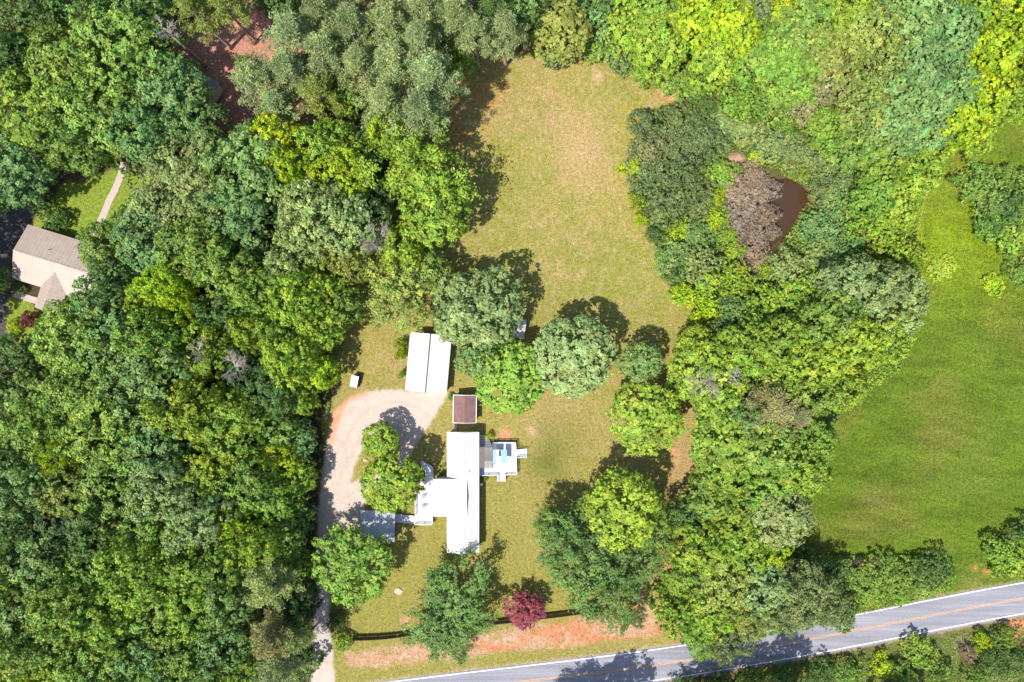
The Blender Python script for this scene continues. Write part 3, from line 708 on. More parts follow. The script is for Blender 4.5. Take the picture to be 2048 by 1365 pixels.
railing(fd,[rel(831,1047.5,dz,o),rel(865.5,1047.5,dz,o),rel(865.5,1034,dz,o)],dz)
railing(fd,[rel(844,933.5,dz,o),rel(852.3,941,dz,o),rel(852.3,957,dz,o)],dz-.02)
for q in ((832,982),(832,1030),(865,982),(865,1030),(850,960),(865,960),(832,1047),(865,1047),(850,1047),(845,925),(865,937)):
    m=MB(); a=rel(*q,dz,o); m.box((a[0],a[1],(dz-.16)/2),(.14,.14,dz-.16)); m.build('footing',LATT,fd)
# garden (east) deck
o=P(1000,920,0); gd_=empty('back_deck',(o[0],o[1],0),'wide white deck with steps and railings on the east side of the house','deck')
m=MB(); m.prism([rel(*q,dz,o) for q in ((957.5,895),(985,895),(985.6,884.5),(1031.5,884.5),(1034.5,948.5),(957.5,951))],dz-.14,dz); m.build('floor',DECKM,gd_)
m=MB()
for i in range(4):
    x0=1032.4+i*5.4; zz=dz-.15*(i+1)
    a=rel(x0,900-i*.6,zz,o); b=rel(x0+5.4,915.5-i*.6,zz,o); m.box(((a[0]+b[0])/2,(a[1]+b[1])/2,zz-.03),(b[0]-a[0]-.02,a[1]-b[1],.07))
a=rel(1032.6,907.5,dz,o); b=rel(1054,905,0.1,o)
for s in (-.75,.75): m.bar((a[0],a[1]+s,dz-.15),(b[0],b[1]+s,.02),.05,.2)
st=m.build('steps',DECKM,gd_)
a=rel(1033.5,899.5,dz,o); b=rel(1054,897.5,.1,o)
for dy in (0,-1.62):
    m=MB()
    m.bar((a[0],a[1]+dy,dz+.95),(b[0],b[1]+dy,.95),.09,.05); m.bar((a[0],a[1]+dy,dz+.15),(b[0],b[1]+dy,.15),.05,.05)
    for t in (0,.25,.5,.75,1): m.box((a[0]+(b[0]-a[0])*t,a[1]+dy,(dz*(1-t)+.95)/2+dz*(1-t)/2),(.07,.07,.95))
    m.build('stair_rail',WHITEP,gd_)
m=MB(); a=rel(996,949,dz,o); b=rel(1010,963,dz,o); m.prism([(a[0],a[1]),(b[0],a[1]),(b[0],b[1]),(a[0],b[1])],dz-.2,dz-.06); m.build('landing',DECKM,gd_)
for x_ in (995.5,1010.5):
    railing(gd_,[rel(x_,949,dz,o),rel(x_,962,dz,o)],dz-.1)
railing(gd_,[rel(957.8,950,dz,o),rel(995.5,949.3,dz,o)],dz); railing(gd_,[rel(1010.5,948.4,dz,o),rel(1033.8,947.8,dz,o),rel(1032.9,916.5,dz,o)],dz)
railing(gd_,[rel(1032.2,898.5,dz,o),rel(1031.3,885,dz,o),rel(990,885,dz,o)],dz)
m=MB()  # wide stair run down to the north beside the house
for i in range(5):
    a=rel(958.3,890-i*4.8,dz,o); w=27-i*3.0; zz=dz-.13*i; b=rel(958.3+w,894.6-i*4.8,dz,o)
    m.box(((a[0]+b[0])/2,(a[1]+b[1])/2,zz-.04),(b[0]-a[0],a[1]-b[1]-.05,.07))
m.build('north_steps',DECKM,gd_)
for q in ((960,897),(985,897),(1030,887),(1032,946),(1000,948),(960,949),(1015,915),(985,925)):
    m=MB(); a=rel(*q,dz,o); m.box((a[0],a[1],(dz-.16)/2),(.14,.14,dz-.16)); m.build('footing',LATT,gd_)
# pergola against the house
zt=3.0; a=P(958.5,895.5,zt); b=P(985.6,935.7,zt); o=(a[0],b[1])
pg=empty('pergola',(o[0],o[1],dz),'weathered brown lattice pergola between house wall and blue canopy','pergola'); w=b[0]-a[0]; l=a[1]-b[1]; zz=zt-dz
m=MB(); k=int(l/.16)
for i in range(k+1): m.box((w/2,l*i/k,zz),(w,.105,.03))
for i in range(11): m.box((w*i/10,l/2,zz-.04),(.06,l,.045))
m.build('lattice',LATT,pg)
for xx in (w-.1,.1):
    m=MB(); m.box((xx,l/2,zz-.13),(.1,l,.14)); m.build('beam',LATT,pg)
for y_ in (.1,l/2,l-.1):
    m=MB(); m.box((w-.1,y_,zz/2-.1),(.12,.12,zz-.2)); m.build('post',LATT,pg)
# pale blue canopy
zt=3.0; a=P(986,900,zt); b=P(1014,926,zt); o=((a[0]+b[0])/2,(a[1]+b[1])/2); w=b[0]-a[0]; l=a[1]-b[1]; zz=zt-dz
cn=empty('canopy',(o[0],o[1],dz),'pale blue panel canopy with white middle strip standing on the east deck','canopy')
m=MB(); m.box((-w/4-.1,0,zz),(w/2-.2,l,.05)); m.box((w/4+.1,0,zz),(w/2-.2,l,.05)); m.build('roof_panel',BLUE,cn)
m=MB(); m.box((-w*.18,0,zz+.03),(.46,l+.05,.06)); m.build('ridge_strip',WHITEP,cn)
for i in (-1,1):
    for j in (-1,1):
        m=MB(); m.box((i*(w/2-.1),j*(l/2-.1),(zz-.03)/2),(.1,.1,zz-.03)); m.build('post',WHITEP,cn)
for j in (-1,1):
    m=MB(); m.box((0,j*(l/2-.1),zz-.09),(w-.1,.08,.12)); m.build('beam',WHITEP,cn)

# deck furniture
def chair(px,py,rz,label):
    a=P(px,py,dz+.4); r=empty('deck_chair',(a[0],a[1],dz),label,'chair','dark chairs on the front deck',rz)
    m=MB()
    for i in range(6): m.box((-.25+.1*i,0,.40-.01*i),(.075,.56,.03))
    m.build('seat',GREYP,r); m=MB()
    for i in range(6): m.box((-.34-.05*i,0,.46+.1*i),(.03,.56,.08))
    m.build('backrest',GREYP,r)
    for i in (-1,1):
        m=MB(); m.box((0,i*.33,.58),(.6,.08,.03)); m.build('armrest',GREYP,r)
        for j in (-.28,.28):
            m=MB(); m.box((j,i*.33,.285),(.05,.05,.56)); m.build('leg',GREYP,r)
chair(846,994,math.radians(215),'dark slatted chair on the white front deck, the northern one of two')
chair(846.5,1013,math.radians(195),'dark slatted chair on the white front deck, the one nearer the ramp')
a=P(844.5,967,1.2); tb=empty('patio_table',(a[0],a[1],0),'round white patio table in the corner beside the deck walkway','table')
m=MB(); m.lathe((0,0,.93),[(.02,0),(.5,0),(.52,.02),(.5,.04),(.0,.045)],24); m.build('tabletop',WHITEP,tb)
m=MB(); m.tube([(0,0,0),(0,0,.93)],[.06,.05],8); m.lathe((0,0,0),[(.28,0),(.28,.03),(.08,.06)],16); m.build('pedestal',WHITEP,tb)
def pot(px,py,label,col,sc=1.0):
    a=P(px,py,.4); r=empty('potted_plant',(a[0],a[1],0),label,'plant','potted plants by the house wall')
    m=MB(); m.lathe((0,0,0),[(.2*sc,0),(.3*sc,.42),(.34*sc,.42),(.34*sc,.5),(.28*sc,.5),(.26*sc,.44)],14); m.build('pot',TERRA,r,True)
    me,_=VAR['bush'][1]; c=bpy.data.objects.new('leaves',me); C.objects.link(c); c.parent=r; c.location=(0.12,.2,.55); c.scale=(.5*sc,.5*sc,.45*sc); c.color=PAL[col]+(1,)
pot(889,935,'terracotta pot with bright leaves against the west wall north of the wing','L',1.2)
pot(877,951,'terracotta pot with green leaves at the inner corner of the wing','E',1.2)
a=P(963,969,.5); bn=empty('rain_barrel',(a[0],a[1],0),'round grey barrel on the ground at the east wall below the deck','barrel')
m=MB(); m.lathe((0,0,0),[(.28,0),(.36,.15),(.38,.45),(.36,.75),(.30,.85),(.27,.85),(.25,.7)],18); m.build('drum',GREYP,bn,True)
m=MB(); m.lathe((0,0,.79),[(.31,0),(.34,.02),(.31,.06)],18); m.build('rim',WHITEP,bn)

# stepping path from shed to house, and the two flag stones on the island
m=MB(); a=P(907,847); b=P(912,866); m.prism([P(908,847),P(914,847),P(913,864),P(908,864)],.0,.04); tag(m.build('garden_path',CONC),kind='structure')
def rock(px,py,r,label):
    m=MB(); a=P(px,py); rg=random.Random(int(px)); n=9; v=[]
    for ring,(s,z) in enumerate(((1,-.05),(.95,.18),(.55,.32))):
        for k in range(n):
            t=6.283*k/n; q=s*r*rg.uniform(.8,1.15); v.append((q*math.cos(t),q*math.sin(t)*.8,z*rg.uniform(.8,1.2)))
    f=[]
    for i in range(2):
        for k in range(n): f.append((i*n+k,i*n+(k+1)%n,(i+1)*n+(k+1)%n,(i+1)*n+k))
    f.append(tuple(2*n+k for k in range(n))); m.add(v,f); o=m.build('boulder',STONE); o.location=(a[0],a[1],0); tag(o,label,'rock')
rock(731,921,.5,'pale boulder on the grass tip of the drive island')
rock(797,1182,.9,'flat pale stone showing in the lawn above the front fence'); rock(680,1203,.3,'small white stone at the drive edge below the large green tree')

# utility cart
a=P(709,763,1.6); ct=empty('golf_cart',(a[0],a[1],0),'small white-roofed golf cart parked on grass at the edge of the trees','golf cart',rz=math.radians(-12))
m=MB(); m.box((0,0,1.78),(1.5,2.35,.07)); m.build('roof',WHITEP,ct,bevel=.03)
m=MB(); m.box((.12,0,.55),(1.45,2.5,.35)); m.box((.12,1.1,.72),(1.3,.4,.2)); m.box((.12,-1.0,.8),(1.3,.5,.25)); m.build('body',BLACKM,ct,bevel=.05)
m=MB(); m.box((.12,-.35,.85),(1.3,.5,.14)); m.box((.12,-.62,1.1),(1.3,.12,.5)); m.build('seat',GREYP,ct,bevel=.03)
for i in (-1,1):
    for j in (-1,1):
        m=MB(); m.box((i*.66,j*1.0,1.25),(.05,.05,1.05)); m.build('roof_support',BLACKM,ct)
        m=MB(); m.tube([(i*.6+.1,j*.8,.25),(i*.82+.1,j*.8,.25)],[.25,.25],16); m.build('wheel',TYRE,ct)
m=MB(); m.tube([(-.3,.45,1.1),(-.3,.48,1.13)],[.17,.17],14); m.bar((-.3,.8,.7),(-.3,.47,1.1),.04); m.build('steering_wheel',BLACKM,ct)

# dark car under the trees on the drive
a=P(637,1142,.8); cr_=empty('parked_car',(a[0],a[1],0),'dark blue car half hidden under tree crowns on the narrow drive','car',rz=math.radians(3))
def loft(sections):
    m=MB(); k=len(sections[0])
    for s in sections: m.v += s
    for i in range(len(sections)-1):
        for j in range(k): a_=i*k+j; b_=i*k+(j+1)%k; m.f.append((a_,b_,b_+k,a_+k))
    m.f.append(tuple(range(k-1,-1,-1))); m.f.append(tuple((len(sections)-1)*k+j for j in range(k))); return m
def sec(y,w,z0,z1,tw): return [(-w,y,z0),(w,y,z0),(w*1.02,y,(z0+z1)/2),(w*tw,y,z1),(-w*tw,y,z1),(-w*1.02,y,(z0+z1)/2)]
loft([sec(-2.2,.75,.4,.75,.9),sec(-2.05,.86,.3,.92,.9),sec(-.9,.9,.28,.98,.92),(sec(.6,.9,.28,.95,.92)),sec(1.7,.86,.28,.82,.88),sec(2.2,.7,.38,.62,.85)]).build('body',CARP,cr_,True)
loft([sec(-1.75,.74,.9,.98,.9),sec(-1.2,.76,.9,1.35,.82),sec(-.2,.77,.9,1.46,.8),sec(.4,.76,.9,1.40,.8),sec(1.1,.74,.9,.97,.9)]).build('cabin_glass',GLASS,cr_)
m=MB(); m.box((0,-.45,1.455),(1.16,1.3,.05)); m.build('roof',CARP,cr_,bevel=.02)
for i in (-1,1):
    for j in (-1.35,1.35):
        m=MB(); m.tube([(i*.68,j,.32),(i*.9,j,.32)],[.32,.32],18); w_=m.build('wheel',TYRE,cr_)
    m=MB(); m.box((i*.55,2.1,.62),(.3,.12,.12)); m.build('headlight',WHITEP,cr_)

# front fence
fp=[(704,1282),(728,1281.6),(752,1280.6),(778,1278.5),(803,1275),(829,1270),(854,1265),(881,1262),(908,1260),(935,1257.5),(956,1254.5),(976,1251.5),(1001,1248.7),(1027,1246),(1055,1242.5),(1082.5,1239),(1115,1235.5),(1149,1231),(1185,1226),(1220,1221)]
f0=P(704,1282,1.8); fn=empty('wooden_fence',(f0[0],f0[1],0),'long dark brown board fence curving along the front lawn above the clay bank','fence')
q=[Vector((P(x,y,1.8)[0]-f0[0],P(x,y,1.8)[1]-f0[1],0)) for x,y in fp]
for i,(u,v) in enumerate(zip(q[:-1],q[1:])):
    m=MB(); d=v-u; L_=d.length; k=int(L_/.15); an=math.atan2(d.y,d.x)
    for j in range(k):
        c=u+d*((j+.5)/k); m.box((c.x,c.y,.93+.015*((j*7)%3)),(L_/k-.008,.025,1.74),an)
    m.bar(u+Vector((0,.05,.4)),v+Vector((0,.05,.4)),.05,.09); m.bar(u+Vector((0,.05,1.5)),v+Vector((0,.05,1.5)),.05,.09)
    m.build('fence_panel',FENCEM,fn)
for u in q:
    m=MB(); m.box((u.x,u.y+.09,.93),(.11,.11,1.86)); m.build('post',FENCEM,fn)

# neighbour's house, far left
rz=math.radians(-17.1); c=P(140,534,3.2)
nh=empty('house',(c[0],c[1],0),"neighbour's house with pale tan seamed metal roof, partly under the trees at left",'house',rz=rz)
gable(nh,21.8,11.6,3.1,5.0,PINK_ROOF,TAN_WALL,rot90=True,over=.4)
c2=P(103,588,3.4); dx,dy=c2[0]-c[0],c2[1]-c[1]; lx=dx*math.cos(-rz)-dy*math.sin(-rz); ly=dx*math.sin(-rz)+dy*math.cos(-rz)
gable(nh,10.4,5.4,3.16,4.45,PINK_ROOF_Y,TAN_WALL,off=(lx,ly+1.5),over=.3,rname='wing_roof',wname='wing_wall')
m=MB(); m.bar((-10.9,0,5.02),(10.9,0,5.02),.3,.05); m.build('ridge_cap',PINK_ROOF,nh)
m=MB(); m.tube([(-4.2,2.2,4.0),(-4.2,2.2,4.9)],[.06,.06],8); m.build('vent_pipe',BLACKM,nh)
for x_ in (-8,-5,-1,3): window(nh,(x_,5.41,1.8),1.0,1.2,0,1)
for x_ in (-9,-6.5): window(nh,(x_,-5.41,1.8),1.0,1.2,0,-1)
door(nh,(1,5.42,1.1),0,1)
def pathstrip(pts,w,name,z=.03,mat=CONC):
    m=MB(); q=[Vector(P(x,y)) for x,y in pts]
    for i,p in enumerate(q):
        d=(q[min(i+1,len(q)-1)]-q[max(i-1,0)]).normalized(); n_=Vector((-d.y,d.x))*w/2
        m.v += [(p.x-n_.x,p.y-n_.y,z),(p.x+n_.x,p.y+n_.y,z)]
    m.f=[(2*i+1,2*i,2*i+2,2*i+3) for i in range(len(q)-1)]
    return tag(m.build(name,mat),kind='structure')
pathstrip([(248,325),(242,350),(230,380),(218,402),(208,428),(198,450),(185,470)],1.45,'path')
pathstrip([(28,588),(52,596),(80,604),(100,611)],1.35,'path')
a=P(176,467,1); sb_=empty('garden_bench',(a[0],a[1],0),'dark wooden bench in the shade at the end of the pale path','bench',rz=math.radians(50))
m=MB()
for i in range(4): m.box((0,-.18+.12*i,.45),(2.2,.1,.04))
m.build('seat',LATT,sb_); m=MB(); m.box((0,.27,.7),(2.2,.04,.12)); m.box((0,.29,.88),(2.2,.04,.12)); m.build('backrest',LATT,sb_)
for i in (-1,1):
    for j in (-1,1):
        m=MB(); m.box((i*1.0,j*.2,.215),(.08,.08,.43)); m.build('leg',LATT,sb_)

# hidden grey-roofed house, top left
c=P(362,172,3.6); gh=empty('house',(c[0],c[1],0),'grey shingle-roofed house glimpsed through crowns below the red-brown clearing','house',rz=math.radians(-30))
gable(gh,13,9,3.2,4.8,GREY_SHINGLE,TAN_WALL,rot90=True,over=.35); window(gh,(3,4.16,1.8),1,1.2,0,1); window(gh,(-3,4.16,1.8),1,1.2,0,1)
m=MB(); m.box((4.7,1.2,4.5),(.8,.6,1.6)); m.build('chimney',WHITEP,gh)
# ------------------------------------------------------------------ trees and shrubs
GL='trees of the wood left of the drive'; GR='trees of the wood beyond the lawn'; GT='bushes of the thicket round the pond'; GP_='pines at the head of the lawn'; GRD='shrubs along the road'
def T(tab,group):
    for r in tab:
        tree(*r[:7],group=group,**(r[7] if len(r)>7 else {}))
T([
(60,35,72,'forest',16,'D','dark green tree filling the extreme top-left corner'),
(150,20,50,'forest',15,'D','dark tree on the top edge, second from the top-left corner'),
(225,45,45,'forest',15,'D','small dark tree on the top edge left of the dark gap'),
(35,130,62,'forest',17,'D','bluish dark tree on the left edge below the corner tree'),
(285,15,60,'forest',18,'B','blue-green tree on the top edge above the huge oak'),
(150,135,78,'oak',18,'G','mid-green upper left shoulder of the big crowns above the clearing path'),
(255,105,95,'forest',20,'G','huge mid-green oak left of the grey shingle roof'),
(345,190,78,'forest',18,'B','soft green tree standing right over the grey shingle roof'),
(215,230,90,'forest',19,'G','broad green oak in the middle of the upper left wood'),
(75,215,88,'oak',19,'E','yellowish green crown on the left edge north of the neighbour lawn'),
(400,255,58,'forest',16,'B','blue-green crown at the right tip of the upper left oaks'),
(150,285,66,'forest',17,'G','green crown shading the north edge of the neighbour lawn'),
(285,272,62,'forest',16,'B','grey-green crown hanging over the top of the pale path'),
(35,345,72,'forest',15,'B','dusky blue-green crown over the dark asphalt at the left edge'),
(360,375,82,'spray',15,'S','pale yellow-green feathery tree right of the neighbour lawn',dict(name='broadleaf_tree')),
(425,430,45,'spray',13,'S','small pale feathery crown below the pale yellow-green one'),
(515,335,88,'oak',18,'B','smooth round blue-green crown west of the lime trees'),
(490,430,70,'oak',17,'B','blue-green crown under the smooth round one, left of the pale oak'),
(560,290,62,'forest',19,'L','bright lime crown nearest the smooth blue-green tree'),
(600,345,45,'forest',18,'L','narrow bright lime crown hanging down between two lime trees'),
(665,300,58,'forest',19,'E','bright green crown between the lime tree and the pines'),
(690,350,62,'forest',19,'L','bright lime crown left of the lawn-side yellow-green trees'),
(735,300,45,'forest',16,'B','bluish tree behind the lime trees near the last pine'),
(640,430,80,'forest',19,'S','pale olive oak with wide crown south of the lime trees'),
(710,450,72,'forest',18,'S','pale olive oak next to the bare grey tree'),
(600,500,60,'forest',17,'S','lower left pale olive oak above the yellow-green crowns'),
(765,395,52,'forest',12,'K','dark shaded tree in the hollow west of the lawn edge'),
(700,520,48,'oak',14,'O','olive crown below the bare grey tree'),
(-110,500,60,'forest',17,'K','dark tree beyond the left edge beside the neighbour house'),
(-110,610,60,'forest',17,'K','dark tree beyond the left edge below the neighbour house'),
(-70,400,60,'forest',18,'D','dark tree beyond the left edge over the asphalt'),
(-5,560,26,'oak',9,'D','dark green tree just showing at the left edge beside the tan roof'),
(292,438,56,'oak',12,'G','leafy green tree beside the pale path at its lower end'),
(218,498,56,'oak',14,'G','green crown overlapping the east end of the tan roof'),
(310,480,75,'forest',17,'B','broad blue-green crown east of the tan roof'),
(395,500,70,'forest',17,'G','green crown left of the dark gap in the middle wood'),
(460,545,62,'forest',16,'G','mid-green crown just below the dark brown gap'),
(232,555,46,'forest',13,'B','thin green crown with the tan roof showing through it'),
(345,570,50,'forest',16,'L','bright yellow-lime crown east of the neighbour house'),
(300,600,42,'forest',15,'Y','yellow-green crown at the south-east corner of the tan roof'),
(370,620,32,'spray',14,'L','small drooping yellow-lime crown below the bright yellow one'),
(212,606,54,'forest',15,'B','bluish crown at the south side of the tan roof'),
(520,590,62,'forest',16,'E','fresh green crown between dark gap and olive oaks'),
(570,545,48,'forest',14,'D','dark crown squeezed below the lower left pale oak'),
(600,600,58,'oak',17,'Y','yellow-green crown west of the garage lawn'),
(655,560,48,'oak',15,'Y','yellow-green crown below the pale olive oaks'),
(690,610,45,'oak',13,'G','green crown at the wood edge level with the garage'),
(640,650,55,'forest',16,'Y','yellow-green crown at the wood edge left of the garage roof'),
(570,665,55,'forest',16,'E','fresh green crown two trees in from the garage lawn'),
(455,625,52,'forest',15,'D','dark green crown south-east of the bright yellow tree'),
(510,665,42,'forest',15,'Y','yellow-green crown right of the bare branches'),
(165,680,84,'oak',19,'G','big green crown directly below the neighbour house'),
(235,680,75,'forest',18,'B','blue-green crown right of the big one below the neighbour house'),
(320,680,65,'forest',17,'E','fresh green crown above the huge dark oak'),
(40,745,75,'forest',17,'D','dark green crown on the left edge under the pale gravel patch'),
(420,700,60,'forest',16,'Y','yellow-green crown with grey dead branches poking out'),
(190,770,75,'forest',18,'G','green crown left of the huge dark oak'),
(110,790,62,'oak',17,'G','green crown third from the left edge in the middle wood'),
(310,765,92,'forest',20,'B','huge dusky oak in the middle of the left wood'),
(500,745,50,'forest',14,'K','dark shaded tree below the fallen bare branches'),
(585,715,58,'forest',16,'Y','yellow-green crown at the edge west of the golf cart'),
(632,742,42,'oak',12,'L','lime crown at the wood edge beside the golf cart'),
(550,780,55,'forest',15,'D','dark green crown inside the wood west of the drive curve'),
(595,790,42,'forest',10,'Y','yellow-green crown overhanging the west bend of the drive'),
(385,815,70,'forest',18,'Y','bright green lobed crown below the yellow-green one with dead branches'),
(470,850,72,'forest',18,'E','bright green crown between two lobed crowns west of the drive'),
(230,850,85,'forest',18,'G','green crown below left of the huge dusky oak'),
(320,880,80,'forest',18,'B','greyish green crown below the huge dusky oak'),
(60,830,75,'forest',18,'G','green crown on the left edge in the middle of the wood'),
(130,880,62,'oak',17,'G','green crown just above the small lime patch'),
(122,908,28,'spray',17.5,'L','small glowing lime crown on its own in the green left wood'),
(20,920,50,'forest',15,'D','dark crown on the left edge west of the lime patch'),
(553,850,48,'forest',12,'G','green crown west of the drive in the long tree shadow'),
(598,880,38,'oak',8,'B','small blue-green crown touching the drive shadow'),
(560,915,45,'forest',11,'L','lime crown overhanging the wood edge west of the drive'),
(598,955,38,'forest',8.5,'E','fresh green crown at the drive edge opposite the island'),
(60,960,72,'forest',17,'B','bluish crown at the left edge below the lime patch'),
(150,975,62,'forest',16,'O','olive green crown right of the bluish one below the lime patch'),
(245,955,80,'forest',18,'G','green crown in the centre of the lower left wood'),
(335,965,75,'forest',18,'S','pale green crown in the centre right of the lower left wood'),
(420,935,62,'forest',17,'Y','light green crown west of the lime edge crown'),
(500,960,60,'forest',16,'G','green crown one tree in from the drive edge'),
(555,1000,50,'forest',11,'E','green crown at the wood edge west of the silver carport'),
(596,1035,36,'forest',8,'D','dark crown on the drive edge opposite the carport'),
(475,1035,45,'forest',16,'L','lime crown deep in the wood west of the carport'),
(405,1025,72,'forest',18,'S','pale grey-green crown left of the deep lime crown'),
(320,1050,65,'forest',17,'G','green crown left of the pale grey-green one'),
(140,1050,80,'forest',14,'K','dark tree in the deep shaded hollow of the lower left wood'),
(35,1040,60,'forest',15,'D','dark crown at the left edge beside the shaded hollow'),
(220,1060,65,'forest',15,'D','dark green crown on the right side of the shaded hollow'),
(90,1120,75,'forest',18,'B','blue-green crown just below the shaded hollow'),
(20,1150,62,'forest',17,'G','green crown on the left edge above the bottom row'),
(190,1145,62,'forest',17,'G','green crown between two blue-green ones at lower left'),
(290,1135,78,'forest',19,'E','fresh green lobed crown at lower left centre'),
(385,1115,65,'forest',18,'E','fresh green lobed crown right of its larger twin'),
(455,1120,52,'forest',16,'G','green crown just below the deep lime crown'),
(515,1085,52,'forest',15,'Y','yellowish crown near the drive, left of the parked car'),
(565,1080,48,'forest',11,'G','green crown above the parked car'),
(585,1135,42,'oak',10,'E','fresh green crown covering the left side of the parked car'),
(150,1205,72,'forest',18,'G','green crown second from left in the lower rows'),
(60,1215,72,'forest',17,'B','dusky crown on the left edge above the bottom corner'),
(235,1225,70,'forest',18,'E','bright lobed crown at lower left with clear outline'),
(325,1215,65,'forest',18,'G','green crown right of the bright lobed one'),
(400,1205,65,'forest',17,'E','light green crown four trees in from the drive'),
(470,1195,55,'forest',16,'B','dusky crown three trees in from the drive'),
(535,1175,55,'pine',20,'S','pale grey-green pine at the wood edge south of the parked car',dict(name='pine_tree')),
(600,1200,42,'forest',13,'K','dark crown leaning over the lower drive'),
(45,1300,72,'forest',17,'G','green crown on the left edge near the bottom'),
(130,1290,65,'forest',17,'G','green crown in the bottom row, second from the left edge'),
(40,1365,62,'forest',15,'L','lime-tinted crown in the bottom-left corner'),
(130,1360,65,'forest',15,'Y','yellow-green crown beside the bottom-left corner'),
(215,1320,72,'forest',18,'G','green crown in the bottom row, third from the left edge'),
(300,1310,70,'forest',18,'B','blue-green crown in the bottom row left of centre'),
(380,1290,65,'forest',17,'G','green crown in the bottom row, middle of the left wood'),
(460,1280,65,'forest',17,'B','bluish crown left of the pinkish pine'),
(300,1385,70,'forest',17,'G','green crown cut by the bottom edge, left of its neighbour'),
(400,1370,70,'forest',17,'G','green crown cut by the bottom edge, two in from the pine'),
(220,1395,60,'forest',17,'E','light green crown cut by the bottom edge, third from the corner'),
(485,1355,58,'forest',16,'E','light green crown cut by the bottom edge beside the pine'),
(545,1275,55,'pine',21,'T','pinkish olive pine near the lower drive'),
(590,1270,42,'pine',18,'S','grey-green pine leaning over the lower drive'),
(560,1345,52,'pine',20,'P','olive pine at the bottom edge beside the drive mouth'),
(610,1330,30,'bush',4,'D','dark bush at the left side of the drive mouth'),
(600,1155,28,'bush',5,'K','dark bush left of the parked car'),
],GL)
# pines
T([
(455,15,44,'pine',20,'O','olive-lime pine standing in the red-brown clearing at top'),
(395,25,46,'pine',21,'O','olive pine on the top edge left of the red-brown clearing'),
(560,5,34,'forest',12,'D','dark tree on the top edge right of the red-brown clearing'),
(590,80,62,'pine',23,'P','grey-green pine just right of the red-brown clearing'),
(640,25,50,'pine',22,'P','grey-green pine on the top edge, fourth from the lawn'),
(520,165,58,'pine',22,'P','grey-green pine below the clearing with brown ground showing'),
(500,140,34,'pine',18,'O','smaller olive pine on the lower lip of the clearing'),
(580,150,55,'pine',22,'P','grey-green pine in the middle of the pine stand'),
(650,110,55,'pine',23,'P','pine with visible dark trunk in the upper pine stand'),
(560,215,50,'pine',20,'P','lowest left pine above the lime trees'),
(640,190,50,'pine',21,'O','olive pine right above the bright lime trees'),
(700,190,46,'forest',15,'E','bright green undergrowth tree among the pines'),
(705,60,52,'pine',23,'P','pine on the upper rows left of the dark gap'),
(725,140,55,'pine',23,'P','pine in the thick of the stand left of the lawn'),
(780,50,58,'pine',23,'P','tall pale pine near the top edge left of the lawn'),
(790,130,60,'pine',24,'P','big pale pine one row in from the lawn'),
(845,95,58,'pine',24,'P','big pale pine nearest the bright green understorey tree'),
(775,215,58,'pine',23,'P','pale pine south of the big one, one row in'),
(865,165,58,'pine',28,'P','pale pine leaning at the lawn edge with its trunk in view'),
(845,225,52,'pine',26,'P','southernmost pale pine at the lawn edge'),
(915,125,38,'forest',11,'E','fresh green low tree among pine trunks at the lawn head'),
(800,280,40,'forest',12,'D','dark low tree under the southernmost pines'),
(850,20,50,'pine',23,'P','pine cut by the top edge above the lawn head'),
(915,35,52,'pine',23,'P','pine on the top edge left of the two white-trunked ones'),
(950,70,46,'pine',21,'P','left one of two pines with pale trunks above the lawn'),
(1010,65,50,'pine',21,'P','right one of two pines with pale trunks above the lawn'),
(990,10,45,'pine',21,'D','dark pine on the top edge behind the pale-trunked pair'),
(1050,25,38,'forest',15,'B','small blue-green tree on the top edge right of the pines'),
],GP_)
